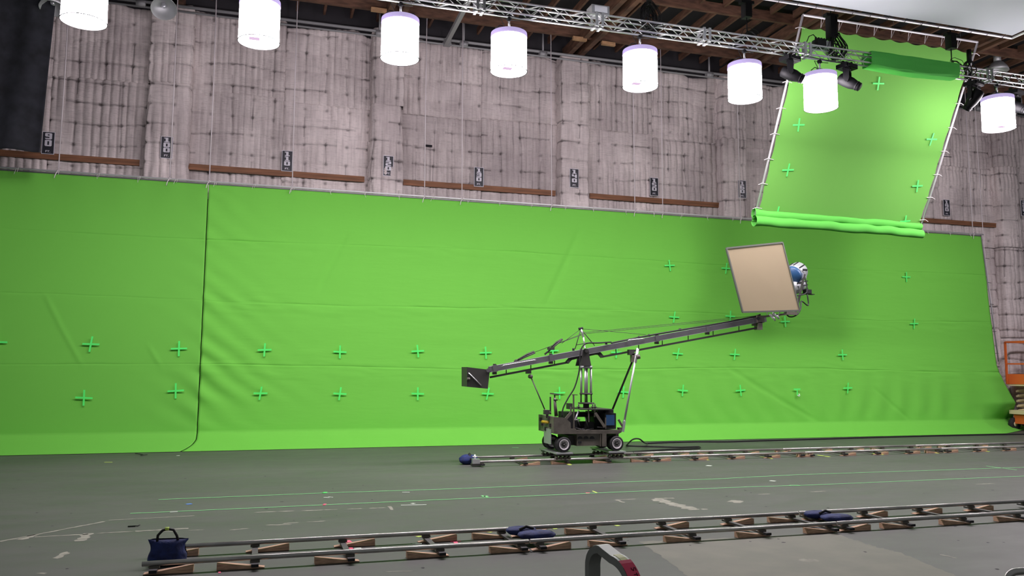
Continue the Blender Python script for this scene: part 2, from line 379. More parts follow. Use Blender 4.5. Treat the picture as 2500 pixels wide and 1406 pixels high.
# distance signs
FN = {}
def txt(body, size, loc, mt, name, parent, sx=1.0, bold=.0, rot=(math.pi/2, 0, 0), extr=.002):
    cu = bpy.data.curves.new('t', 'FONT'); cu.body = body; cu.size = size; cu.align_x = 'CENTER'; cu.align_y = 'CENTER'; cu.offset = bold; cu.extrude = extr
    cu.resolution_u = 3
    o = bpy.data.objects.new('t', cu); C.objects.link(o)
    bpy.context.view_layer.update()
    me = bpy.data.meshes.new_from_object(o.evaluated_get(bpy.context.evaluated_depsgraph_get()))
    bpy.data.objects.remove(o)
    me.name = name
    ob = bpy.data.objects.new(name, me); me.materials.clear(); me.materials.append(M[mt]); C.objects.link(ob)
    me.transform(Matrix.Diagonal((sx, 1, 1, 1)))
    ob.rotation_euler = rot; root = V((0, 0, 0)); p = parent
    while p is not None: root += V(p.location); p = p.parent
    ob.location = V(loc)-root; ob.parent = parent
    return ob
SEG = {'t': (0, 1, .80, 1), 'm': (.08, .92, .41, .60), 'b': (0, 1, 0, .20), 'a': (0, .37, .5, .93), 'c': (.63, 1, .5, .93), 'd': (0, .37, .07, .5), 'e': (.63, 1, .07, .5)}
DIG = {'0': 'tbacde', '2': 'tmbcd', '3': 'tmbce', '4': 'mace', '5': 'tmbae', '6': 'tmbade', '9': 'tmbace', '8': 'tmbacde'}
def digit(ch, x, y, z, w_, h, parent):
    b = MB()
    if ch == '1': R_ = [(.30, .70, 0, 1), (.08, .30, .80, .97), (.10, .92, 0, .17)]
    else: R_ = [SEG[q] for q in DIG[ch]]
    for i, (x0, x1, z0, z1) in enumerate(R_):
        c_ = .13 if ch != '1' else 0; X0_, X1_, Z0_, Z1_ = x-w_/2+x0*w_, x-w_/2+x1*w_, z-h/2+z0*h, z-h/2+z1*h; y_ = y-.0004*i
        if z0 == .80 and c_: P_ = [(X0_, Z0_), (X1_, Z0_), (X1_, Z1_-c_*h), (X1_-c_*w_, Z1_), (X0_+c_*w_, Z1_), (X0_, Z1_-c_*h)]
        elif z0 == 0 and c_: P_ = [(X0_+c_*w_, Z0_), (X1_-c_*w_, Z0_), (X1_, Z0_+c_*h), (X1_, Z1_), (X0_, Z1_), (X0_, Z0_+c_*h)]
        else: P_ = [(X0_, Z0_), (X1_, Z0_), (X1_, Z1_), (X0_, Z1_)]
        b.prism([(p, y_, q) for p, q in P_], (0, .003, 0))
    return b.build('digit', 'signwht', parent)
for n, px, py, pil in ((90, 118, 349, 0), (100, 407, 360, 1), (110, 701, 393, 0), (120, 948, 405, 1), (130, 1169, 432, 0), (140, 1402, 435, 1), (150, 1597, 456, 0), (160, 1812, 462, 1), (190, 2311, 507, 0), (200, 2500, 508, 1)):
    Y = YW-.24-(.33 if pil else 0); c = P(px, py, Y); c.y = Y
    hh, ww = .62, .31
    s = thing('distance_sign', '%s distance sign, black with white stacked digits reading %d FT.' % ({90: 'leftmost', 100: 'first pillar', 110: 'first bay', 120: 'second pillar', 130: 'second bay', 140: 'third pillar', 150: 'third bay', 160: 'fourth pillar', 190: 'far right bay', 200: 'right border'}[n], n), 'sign', (c.x, Y, c.z-hh/2), 'numbered distance signs along the wall')
    MB().box((c.x, Y, c.z), (ww, .012, hh)).build('sign_border', 'signwht', s)
    MB().box((c.x, Y-.004, c.z), (ww-.03, .012, hh-.03)).build('sign_plate', 'signblk', s)
    D = str(n); step = .142 if len(D) == 3 else .19
    top = c.z+hh/2-.03
    for i, ch in enumerate(D):
        zz = top-step*(i+.5)
        digit(ch, c.x, Y-.013, zz, .17, step*.90, s)
    txt('FT.', .075, (c.x, Y-.012, c.z-hh/2+.075), 'signwht', 'unit_text', s, 1.3, .002)

# floor patch and old paint lines (flat wear on the floor)
def flat(pts, name, mt, parent=None, z=.002, kind=None):
    p = [G(*q) for q in pts]; b = MB(); b.add([(q.x, q.y, z) for q in p], [tuple(range(len(p)))]); return b.build(name, mt, parent, kind)
edge = []
poly = [(1560, 1322), (1800, 1313), (2040, 1303), (2120, 1330), (2200, 1350), (2300, 1392), (2420, 1440), (2300, 1520), (1800, 1520), (1690, 1415), (1625, 1365)]
rp = random.Random(3); dense = []
for i, q in enumerate(poly):
    q2 = poly[(i+1) % len(poly)]
    for t in range(14):
        a = t/14; dense.append((q[0]+(q2[0]-q[0])*a+rp.uniform(-4, 4)*(0 if t == 0 else 1), q[1]+(q2[1]-q[1])*a+rp.uniform(-1.3, 1.3)))
flat(dense, 'bare_floor_patch', 'patch', floor, .0012)
def scuffs():
    b = MB(); r = random.Random(5)
    def strip(p, q, w_, gap=.25, seg=16):
        w_ = w_*1.4
        a, c = G(*p), G(*q); d = c-a; L = d.length; n = max(1, int(L/.30)); d.normalize(); s_ = V((-d.y, d.x, 0))
        for i in range(n):
            if r.random() < gap: continue
            t0, t1 = L*i/n, L*(i+(1.0 if gap < .15 else r.uniform(.6, 1.0)))/n; m_ = 8; up = []; dn = []
            for k in range(m_+1):
                t = t0+(t1-t0)*k/m_; e_ = .15 if (k in (0, m_) and gap >= .15) else 1
                up.append(a+d*t+s_*r.uniform(.35, 1)*w_/2*e_); dn.append(a+d*t-s_*r.uniform(.35, 1)*w_/2*e_)
            for k in range(m_): b.add([(x.x, x.y, .0016) for x in (dn[k], dn[k+1], up[k+1], up[k])], [(0, 1, 2, 3)])
    strip((0, 1322), (255, 1273), .05, .04); strip((265, 1270), (475, 1259), .035, .1); strip((480, 1258), (620, 1252), .03, .7)
    strip((620, 1251), (955, 1239), .05, .25); strip((950, 1236), (958, 1245), .05, 0)
    strip((50, 1318), (85, 1305), .10, 0); strip((85, 1311), (215, 1304), .05, .05); strip((215, 1302), (195, 1321), .12, 0)
    strip((235, 1302), (350, 1296), .04, .4); strip((330, 1297), (460, 1290), .07, .1); strip((500, 1287), (720, 1280), .06, .25); strip((690, 1278), (860, 1268), .05, .45)
    strip((260, 1305), (520, 1292), .03, .6); strip((560, 1294), (720, 1281), .05, .75)
    strip((140, 1364), (172, 1340), .09, .2); strip((98, 1401), (108, 1398), .1, 0)
    strip((1505, 1220), (1552, 1218), .04, 0); strip((1505, 1220), (1523, 1227), .06, 0)
    strip((1598, 1217), (1645, 1216), .07, .1); strip((1600, 1218), (1698, 1245), .22, 0); strip((1650, 1215), (1700, 1213), .04, .4)
    strip((1712, 1243), (1728, 1243), .08, 0); strip((1735, 1242), (1785, 1240), .05, .1)
    strip((1780, 1223), (1812, 1226), .22, 0); strip((1850, 1207), (2060, 1197), .05, .35); strip((2070, 1196), (2240, 1188), .03, .75)
    strip((2380, 1182), (2440, 1180), .05, .3); strip((2232, 1340), (2360, 1368), .04, .6); strip((1950, 1368), (2010, 1368), .12, .2)
    strip((860, 1270), (960, 1262), .03, .7); strip((940, 1396), (1090, 1392), .03, .6)
    b.build('paint_scuff', 'scuff', floor, 'stuff')
scuffs()
# dark worn spots
b = MB(); r = random.Random(9)
for _ in range(70):
    px, py = r.uniform(0, 2500), r.uniform(1150, 1400); c = G(px, py); s_ = r.uniform(.008, .03)
    b.add([(c.x+s_*r.uniform(.6, 1.4)*math.cos(k), c.y+s_*r.uniform(.6, 1.4)*math.sin(k), .0018) for k in (0, 1.2, 2.5, 3.8, 5)], [(0, 1, 2, 3, 4)])
b.build('floor_speck', 'dark', floor, 'stuff')

# ================================================================== GREEN SCREENS
def screen(x0, x1, mt, name, main):
    nx = int((x1-x0)/.055); SE = (5.62, 3.92, 2.15); zs_ = [z for z in np.linspace(7.12, .40, 112) if min(abs(z-q) for q in SE) > .045]
    for q in SE: zs_ += [q+d for d in (-.04, -.014, 0, .014, .04)]
    zs_ = sorted(zs_, reverse=True); prof = [(23.74-(7.12-z)*.045, z) for z in zs_]
    y0 = prof[-1][0]; z0_ = prof[-1][1]
    for t in np.linspace(0, 1, 30)[1:]:
        e_ = (1-t)**1.25; prof.append((22.47+(y0-22.47)*(1-t), .006+(z0_-.006)*(.80*e_+.20*(1-t)**5)))
    pr = np.array(prof); u = np.linspace(x0, x1, nx); X, k = np.meshgrid(u, np.arange(len(pr)), indexing='ij')
    Y = pr[k, 0]; Z = pr[k, 1].copy(); z = Z.copy()
    S = np.zeros_like(X)
    for zs in SE:
        S -= .015*np.exp(-((z-zs)/.010)**2)*(.5+1.3*(vnoise(X*.7, X*0+zs*3, 9)+.3))*(.55 if not main else 1)
        near = np.exp(-((z-zs+.12)/.30)**2)
        S += near*.040*np.abs(vnoise(X*1.1+zs, (z+.03*X)*9, 21+int(zs)))*(1 if main else .25)
        Z = Z+np.exp(-((z-zs)/.5)**2)*(.05*np.sin(X*.35+zs)+.03*vnoise(X*1.2, X*0+zs, 5))
    S += .02*vnoise(X*.5, z*.5, 31)+.010*vnoise(X*.6, z*4, 32)*(1 if main else .3)
    wall_w = np.clip((z-.35)/.5, 0, 1)
    S += .014*np.sin(X*2*math.pi/1.0+2*vnoise(X*.4, z*.4, 8)*4)*np.clip((7.1-z)/.1, 0, 1)*np.exp(-(7.12-z)/.5)   # scallops below the ties
    if main:
        d = X-x0
        S += .030*np.exp(-d/1.0)*(.6+1.1*(vnoise(z*2.2, d*0, 44)+.3))*np.sin((z*1.0+d*.75)*2*math.pi/.62+2.5*vnoise(z*1.5, d*.6, 40))*np.where(z < 4.1, 1, .35)*np.clip((z-.2)/.8, 0, 1)
        S += .035*np.clip((2.3-z)/2, 0, 1)*np.clip((X-6)/5, 0, 1)*np.sin(X*2*math.pi/.85+(z*1.3)+5*vnoise(X*.35, z*.5, 41))*wall_w
        S += .07*np.exp(-((X-(10.6+.25*(7-z)*0))/8)**2)*0
        t = np.clip((X-24.6)/1.0, 0, 1)*np.clip((2.3-z)/2.1, 0, 1)
        S += .22*t*np.sin((X-24.6)*2*math.pi/1.3)*wall_w
        for (a, b_, c, d_, w2) in ((9.6, 6.6, 8.3, 3.9, .07), (14.5, 2.2, 18.2, .3, .07), (2.4, 6.0, 1.6, 4.2, .05), (20.2, 1.6, 22.0, .2, .06)):
            L = math.hypot(c-a, d_-b_); ex, ez = (c-a)/L, (d_-b_)/L
            tt = (X-a)*ex+(z-b_)*ez; dd = (X-a)*ez-(z-b_)*ex
            S -= .03*np.exp(-(dd/w2)**2)*np.clip(tt/.4, 0, 1)*np.clip((L-tt)/.4, 0, 1)
        X = X+np.clip((X-23.5)/2.1, 0, 1)*(np.clip((2.4-z)/2.4, 0, 1)**1.3*1.75+np.clip((7-z)/5, 0, 1)*.22)
        Y = Y+np.clip((X-24.9)/2.2, 0, 1)*np.clip((1-z)/1, 0, 1)*1.25
    else:
        d = x1-X
        S += .03*np.exp(-d/.5)*np.sin((z-d*.7)*2*math.pi/.7)*np.where(z < 2, 1, .3)*np.clip((z-.2)/.8, 0, 1)
        for (a, b_, c, d_, w2) in ((-5.3, 4.0, -4.2, 2.0, .04), (-2.8, 2.8, -2.3, 1.9, .04), (-6.3, 3.6, -6.2, 2.2, .03)):
            L = math.hypot(c-a, d_-b_); ex, ez = (c-a)/L, (d_-b_)/L
            tt = (X-a)*ex+(z-b_)*ez; dd = (X-a)*ez-(z-b_)*ex
            S += .02*np.exp(-(dd/w2)**2)*np.clip(tt/.4, 0, 1)*np.clip((L-tt)/.4, 0, 1)
    Y = Y-S*np.clip((z-.25)/.4, 0, 1)
    Z = Z+.012*np.abs(vnoise(X*1.5, Y*4, 33))*(z < .3)*(z > .01)+.004
    # seam at the left of the main cloth swings out on the floor
    fl = np.clip((.25-z)/.25, 0, 1)
    if main: X = X-fl*.30*np.clip(1-(X-x0)/2, 0, 1)*np.clip((23.4-Y)/.9, 0, 1)
    else: X = X-fl*.32*np.clip(1-(x1-X)/2, 0, 1)*np.clip((23.4-Y)/.9, 0, 1)
    o = grid(name, X, Y, Z, mt)
    sm = o.modifiers.new('thickness', 'SOLIDIFY'); sm.thickness = .006; sm.offset = 0
    return o
gs1 = screen(-9.5, -1.435, 'green2', 'green_screen', False); tag(gs1, 'darker green screen cloth at the left, hanging beside the dark vertical seam', 'green screen', 'green screens on the wall')
gs2 = screen(-1.415, 25.55, 'green', 'green_screen', True); tag(gs2, 'very long bright green screen cloth hanging behind the crane and sweeping onto the floor', 'green screen', 'green screens on the wall')
# batten pipe, with ties
bt = thing('top_batten', 'white pipe along the top edge of both long green screens', 'pipe', (8, 23.70, 7.2))
MB().cyl((-9.5, 23.72, 7.20), (25.65, 23.72, 7.20), .024).build('pipe', 'batten', bt)
MB().cyl((-9.5, 23.78, 7.155), (25.6, 23.78, 7.155), .022).build('second_pipe', 'pipe', bt, label='grey lower pipe')  # second pipe, grey, just behind and below the white one
x = -9.2
while x < 25.4:
    l = MB().tube([(x, 23.69, 7.10), (x+.02, 23.67, 7.2), (x, 23.72, 7.24), (x-.03, 23.68, 7.17), (x-.05+random.uniform(-.05, .08), 23.66, 7.03+random.uniform(0, .04))], .006, 4).build('tie_string', 'rope', bt); x += 1.02+random.uniform(-.1, .1)
ed = thing('edge_pipe', 'thin pale pipe down the right edge of the long green screen', 'pipe', (25.7, 23.75, 2.4))
MB().tube([(25.62, 23.8, 7.2), (25.85, 23.72, 4.5), (25.98, 23.65, 2.5)], .018).build('pipe', 'pipe', ed)
for z in (6.3, 5.4, 4.6, 3.6, 2.8): MB().cyl((25.55+.05*(7-z)*1.2, 23.62, z), (25.8+.05*(7-z)*1.2, 23.7, z), .008, 5).build('tie_string', 'black', ed)

# ropes
ROPES = [(-5.13, 'leftmost, passing the first lamp'), (-2.42, 'touching the first pillar sign'), (-1.41, 'ending at the dark seam'), (.80, 'touching the sign of the first bay'),
         (4.60, 'ending above the third lower tape cross'), (5.74, 'just left of the second bay sign'), (8.61, 'just left of the third pillar'), (11.45, 'below the fifth lamp'),
         (12.44, 'just right of the third bay sign'), (15.34, 'touching the fourth pillar sign'), (25.18, 'at the right end of the batten')]
for x, lab in ROPES:
    rt = thing('hanging_rope', 'thin white rope hanging from the roof, '+lab, 'rope', (x, 23.72, 7.15), 'white ropes holding the batten')
    MB().tube([(x, 23.74, 7.18), (x+.02*random.uniform(-1, 1), 23.76, 10), (x+.03*random.uniform(-1, 1), 23.78, 13.1)], .015, 6).build('line', 'rope', rt)
    MB().tube([(x-.03, 23.69, 7.24), (x+.03, 23.68, 7.19), (x-.02, 23.7, 7.15), (x+.02, 23.68, 7.26), (x-.05, 23.67, 7.1), (x-.07, 23.66, 7.0)], .011, 5).build('knot', 'rope', rt)
recenter(tag(MB().tube([P(2440, 890, 23.85), P(2402, 600, 23.85), P(2378, 230, 23.9), P(2375, 205, 23.9)], .0125, 6).build('hanging_rope', 'rope'), 'thin white rope hanging past the right edge of the green screen, right of two', 'rope', 'white ropes holding the batten'))
for k, (x1_, y1_, x2_, y2_, Y) in enumerate(((1985, 62, 1930, 130, 18.5), (1868, 0, 1835, 40, 20), (1345, 0, 1330, 30, 20), (1800, 95, 1870, 20, 21))):
    pass

# tape crosses
def cross(px, py, s, lab, surf='wall', rot=0):
    if surf == 'wall': c = P(px, py, 23.4); Y = 23.74-(7.12-c.z)*.045-.062; c = P(px, py, Y); ex, ez = V((1, 0, 0)), V((0, -.0449, 1)); nrm = V((0, -1, 0))
    else:
        c, nrm = surf(px, py); ex = V((1, 0, 0)); ez = (nrm.cross(ex)).normalized()
        if ez.z < 0: ez = -ez
    q = math.radians(rot+random.uniform(-4, 4))
    a = ex*math.cos(q)+ez*math.sin(q); q2 = q+math.radians(random.uniform(-9, 5)); bb = -ex*math.sin(q2)+ez*math.cos(q2)
    c = V(c); t = thing('tape_cross', lab, 'tape', c-ez*s/2, 'green tape crosses on the screens'); w_ = .045
    for d, sd_, off in ((a, bb, 0), (bb, a, .003)):
        p = [c-d*s/2-sd_*w_/2, c+d*s/2-sd_*w_/2, c+d*s/2+sd_*w_/2, c-d*s/2+sd_*w_/2]
        MB().prism([x+nrm*(off+.001) for x in p], nrm*.002).build('tape_strip', 'gtape', t)
def lab_row(row, L): return L
low = [(205, 971, 'bottom-left tape cross of the left green screen'), (429, 954, 'tape cross low on the left green screen, just left of the seam'), (636, 960, 'tape cross in the lower row, first right of the seam'),
       (830, 961, 'tape cross in the lower row, second right of the seam'), (1020, 961, 'tape cross in the lower row, third right of the seam'), (1191, 961, 'tape cross just below the counterweight box'),
       (1366, 959, 'tape cross behind the steering handle of the crane base'), (1522, 957, 'tape cross behind the two leaning tubes'), (1667, 953, 'tape cross in the lower row, first right of the leaning tubes'),
       (1808, 953, 'tape cross in the lower row, second right of the leaning tubes'), (2070, 947, 'rightmost tape cross of the lower row')]
up = [(222, 840, 'tape cross in the upper row at the far left'), (437, 851, 'tape cross in the upper row just left of the seam'), (646, 854, 'tape cross in the upper row, first right of the seam'),
      (830, 859, 'tape cross in the upper row, second right of the seam'), (1020, 857, 'tape cross in the upper row, third right of the seam'), (1186, 861, 'tape cross just above the counterweight box'),
      (1350, 856, 'tape cross behind the short end of the crane arm'), (1505, 860, 'tape cross behind the crane arm right of its post'), (1655, 863, 'tape cross below the long end of the crane arm, left of two'),
      (1794, 865, 'tape cross below the long end of the crane arm, right of two'), (2057, 866, 'tape cross right of the crane arm in the upper row'), (-4, 835, 'tape cross cut off by the left border of the view')]
hi = [(1635, 648, 'tape cross high on the screen, left of the square diffusion frame'), (1773, 655, 'tape cross partly hidden by the left edge of the diffusion frame'), (1646, 774, 'tape cross above the far end of the crane arm'),
      (1783, 772, 'tape cross touching the crane arm below the diffusion frame'), (1917, 785, 'tape cross below the diffusion frame'), (2213, 676, 'upper tape cross near the right end of the long screen'), (2232, 790, 'lower tape cross near the right end of the long screen')]
for L in (low, up, hi):
    for px, py, lab in L: cross(px, py, .40 if px < 500 else .36, 'bright green '+lab)
t = thing('tape_cross', 'green tape cross with a curling loose white end', 'tape', P(1946, 975, 23.3), 'green tape crosses on the screens')
c = P(1946, 950, 23.40)
MB().box(c, (.26, .003, .04)).build('tape_strip', 'gtape', t)
MB().box(c+V((.0, -.003, -.10)), (.04, .003, .24)).build('tape_strip', 'gtape', t)
MB().tube([c+V((.0, -.01, -.2)), c+V((.04, -.05, -.24)), c+V((.07, -.03, -.20)), c+V((.05, -.02, -.15))], .02, 4).build('curled_end', 'wtape', t)

# ================================================================== TILTED GREEN FRAME
TSC = .86; TX0, TX1 = 15.27*TSC, 21.9*TSC; TB = V((0, 22.8*TSC, CAMH+(7.12-CAMH)*TSC)); TT = V((0, 20.1*TSC, CAMH+(12.72-CAMH)*TSC))
def tpt(x, t): return V((x, TB.y+(TT.y-TB.y)*t, TB.z+(TT.z-TB.z)*t))
TD = (TT-TB).normalized(); TN = V((0, -TD.z, TD.y)); TN = TN if TN.y < 0 else -TN
def tsurf(px, py):
    d = ray(px, py); n = TN; p0 = tpt(0, 0)+TN*.03; k = (p0-CAM).dot(n)/d.dot(n); return CAM+d*k, TN
tf = thing('tilted_green_frame', 'tall pipe frame with green cloth leaning out above the right half of the long screen', 'green screen', tpt((TX0+TX1)/2, 0))
nx, nz = 90, 80
u, v = np.meshgrid(np.linspace(0, 1, nx), np.linspace(0, 1, nz), indexing='ij')
Lw = TX1-TX0; scal = lambda t, n: np.abs(np.sin(math.pi*t*n))
ins = .06
X = TX0+ins+(Lw-2*ins)*u; tt = .02+.93*v-.010*scal(u, 10)*np.clip((v-.9)/.1, 0, 1)
Xs = X+.03*scal(v, 7)*np.clip(1-u/.06, 0, 1)-.03*scal(v, 7)*np.clip(1-(1-u)/.06, 0, 1)
Y = TB.y+(TT.y-TB.y)*tt; Z = TB.z+(TT.z-TB.z)*tt
S = .06*np.sin(math.pi*u)*np.sin(math.pi*v)*0+.01*vnoise(u*6, v*6, 50)
grid('cloth', Xs, Y+TN.y*S, Z+TN.z*S, 'green3', tf)
for nm, a, b_ in (('left_pipe', tpt(TX0, -.02), tpt(TX0, 1)), ('right_pipe', tpt(TX1, -.02), tpt(TX1, 1)), ('top_pipe', tpt(TX0, 1), tpt(TX1, 1)), ('bottom_pipe', tpt(TX0, 0), tpt(TX1, 0))):
    MB().cyl(a, b_, .030, 12).build('frame_pipe', 'batten', tf)
for i in range(1, 10):
    x = TX0+ins+(Lw-2*ins)*i/10
    MB().tube([tpt(x-.05, 1), tpt(x, .955), tpt(x+.05, 1)], .008, 4).build('tie_string', 'rope', tf)
for i in range(0, 8):
    t_ = .04+.9*i/7
    for X_, s_ in ((TX0, 1), (TX1, -1)):
        MB().tube([tpt(X_+s_*.14, t_)+TN*.03, tpt(X_-s_*.05, t_+.004)+TN*.04, tpt(X_-s_*.16, t_-.005)+TN*.05], .010, 4).build('tie_string', 'rope', tf)
for X_ in (TX0+.6, TX1-.6, (TX0+TX1)/2): MB().cyl(tpt(X_, 1), (X_, tpt(X_, 1).y, 13.15), .006, 5).build('hanging_wire', 'cable', tf)
# folded cloth along its foot
nu = 160; uu, kk = np.meshgrid(np.linspace(0, 1, nu), np.linspace(0, 1, 28), indexing='ij')
for j, (r_, dz_, dy_, nmx) in enumerate(((.13, -.18, -.16, 0), (.10, .03, -.12, 1))):
    ang = kk*2*math.pi; wob = 1+.35*vnoise(uu*14, kk*3, 60+j)
    X = TX0-.13+(Lw+.02)*uu; rr = r_*wob*(1+.35*np.exp(-uu/.05))
    Y = TB.y+dy_+rr*.8*np.cos(ang); Z = TB.z+dz_+.03*vnoise(uu*5, uu*0, 62)+rr*np.sin(ang)-.05*uu
    o = grid('cloth_fold', X, Y, Z, 'hem', None)
    o.data.transform(Matrix.Translation(-V(tf.location))); o.parent = tf
    o['label'] = 'rolled green hem along the bottom'
for px, py, lab in ((2145, 204, 'green tape cross at the top of the tilted frame'), (1950, 305, 'green tape cross below the lamp, upper left of the tilted frame'), (2275, 340, 'green tape cross at upper right of the tilted frame'),
                    (1924, 415, 'green tape cross at middle left of the tilted frame'), (2240, 454, 'green tape cross at middle right of the tilted frame'), (1898, 519, 'green tape cross at the bottom left of the tilted frame'), (2210, 540, 'green tape cross at the bottom right of the tilted frame')):
    cross(px, py, .36, 'bright '+lab, tsurf, 4)

# ================================================================== OVERHEAD SILK
SZ = 10.45
cnr = G(2470, 93, SZ); cl = G(1870, -3, SZ); sy = cnr.y; sxr = cnr.x
far = G(2500, 71, SZ)
sk = thing('overhead_silk', 'huge white cloth stretched flat on a pipe frame at the top right', 'diffusion cloth', (sxr-4, sy-3, SZ))
uu, vv = np.meshgrid(np.linspace(0, 1, 120), np.linspace(0, 1, 80), indexing='ij')
X = sxr-.1-12*uu; Y = sy-.1-7.5*vv
Z = SZ+.02-.22*np.sin(math.pi*np.clip(uu, 0, 1))*np.sin(math.pi*vv)+.03*vnoise(uu*14+vv*6, vv*5-uu*7, 71)*np.exp(-uu*3)
grid('cloth', X, Y, Z, 'silk', sk)
for a, b_ in (((sxr, sy, SZ), (sxr-12.1, sy, SZ)), ((sxr, sy, SZ), (sxr, sy-7.7, SZ)), ((sxr-12.1, sy, SZ), (sxr-12.1, sy-7.7, SZ)), ((sxr-12.1, sy-7.7, SZ), (sxr, sy-7.7, SZ))):
    MB().cyl(a, b_, .032, 12).build('frame_pipe', 'batten', sk)
for i in range(22):
    x = sxr-.3-.5*i; MB().tube([(x-.03, sy-.12, SZ+.01), (x, sy+.01, SZ-.045), (x+.03, sy+.07, SZ+.02)], .007, 4).build('tie_string', 'cable', sk)

# ================================================================== BLACK DRAPE
n = 110; uu, vv = np.meshgrid(np.linspace(0, 1, n), np.linspace(0, 1, 60), indexing='ij')
eb = P(95, 371, 22); et = P(138, 0, 22)
xr = eb.x+(et.x-eb.x)*vv*1.25
X = -9.5+(xr+9.5)*uu; Z = 7.28+(13.1-7.28)*vv
Y = 22+.06*np.sin(uu*34+2*vnoise(uu*5, vv*2, 80))*(.4+.6*uu)+.10*vnoise(uu*6, vv*2.2, 81)
o = grid('black_drape', X, Y, Z, 'drape'); tag(o, 'black drape hanging at the top left corner in front of the quilted wall', 'drape')
sm = o.modifiers.new('t', 'SOLIDIFY'); sm.thickness = .01
recenter(o)

# ================================================================== TRUSS
TY, TZT, TZB, TW = 16.0, 9.85, 9.61, .22     # front face Y, chord heights, depth
tr = thing('lighting_truss', 'long silver box truss carrying the round lamps across the top', 'truss', (8, TY+.2, TZB))
TXA, TXB = 1.2, 27.5
for y in (TY, TY+TW):
    for z in (TZT, TZB): MB().cyl((TXA, y, z), (TXB, y, z), .022, 12).build('chord', 'alu', tr)
zig = MB().cyl((-.125, 0, -.11), (.125, 0, .11), .011, 6)
zo = zig.build('brace', 'alu'); zm = zo.data; zig2 = MB().cyl((.125, 0, -.11), (-.125, 0, .11), .011, 6).build('brace', 'alu'); zm2 = zig2.data
bpy.data.objects.remove(zo); bpy.data.objects.remove(zig2)
zc = (TZT+TZB)/2; x = 1.45; k = 0
def link(me, name, parent, loc, rot=(0, 0, 0)):
    o = bpy.data.objects.new(name, me); C.objects.link(o); o.parent = parent; o.location = V(loc)-V(parent.location); o.rotation_euler = rot; return o
WR0, WR1 = 14.05, 16.75
while x < 21.6:
    if not (WR0+.1 < x < WR1-.1):
        for y in (TY, TY+TW): link(zm if (k % 2 == 0) else zm2, 'brace', tr, (x, y, zc))
        if k % 2 == 0:
            for z in (TZB, TZT): link(zm if (k % 4 == 0) else zm2, 'cross_brace', tr, (x, TY+TW/2, z), (math.pi/2, 0, 0))
    x += .25; k += 1
for x in (1.55, 4.22, 6.9, 9.55, 12.25, 17.75, 20.4, 23.0):
    for y in (TY-.03, TY+TW+.03):
        for s_ in (-.07, .07): MB().box((x+s_, y, zc), (.055, .03, .32)).build('joint_plate', 'alu2', tr)
    for s_ in (-.07, .07): MB().box((x+s_, TY+TW/2, TZT+.03), (.05, .26, .03)).build('joint_plate', 'alu2', tr); MB().box((x+s_, TY+TW/2, TZB-.03), (.05, .26, .03)).build('joint_plate', 'alu2', tr)
wz = thing('junction_box', 'grey metal box on top of the truss left of centre', 'box', (6.95, TY+.2, TZT+.03))
MB().box((6.95, TY+.18, TZT+.13), (.42, .3, .2)).build('body', 'alu2', wz); MB().box((6.95, TY+.02, TZT+.13), (.3, .02, .14)).build('lid', 'alu', wz)
# green cloth wrapped round the truss
nu = 120; per = [(TY-.06, TZT+.04), (TY-.065, zc), (TY-.06, TZB-.04), (TY-.02, TZB-.07), (TY+.16, TZB-.08), (TY+TW+.05, TZB-.06), (TY+TW+.08, zc), (TY+TW+.05, TZT+.05), (TY+.15, TZT+.06)]
pts = []
for i in range(len(per)):
    a, b_ = per[i], per[(i+1) % len(per)]
    for t in range(5): pts.append((a[0]+(b_[0]-a[0])*t/5, a[1]+(b_[1]-a[1])*t/5))
pts.append(pts[0]); pts = np.array(pts)
uu, kk = np.meshgrid(np.linspace(0, 1, nu), np.arange(len(pts)), indexing='ij')
X = WR0+(WR1-WR0)*uu; wob = .025*vnoise(uu*9+kk*.12, kk*.25, 90)
o = grid('truss_wrap', X+.02*vnoise(kk*.5, uu*0, 91), pts[kk, 0]+wob, pts[kk, 1]+wob-.05*np.sin(math.pi*uu)*(pts[kk, 1] < TZB), 'wrap')
tag(o, 'bright green cloth wrapped around the truss in front of the tilted green frame', 'cloth'); recenter(o)

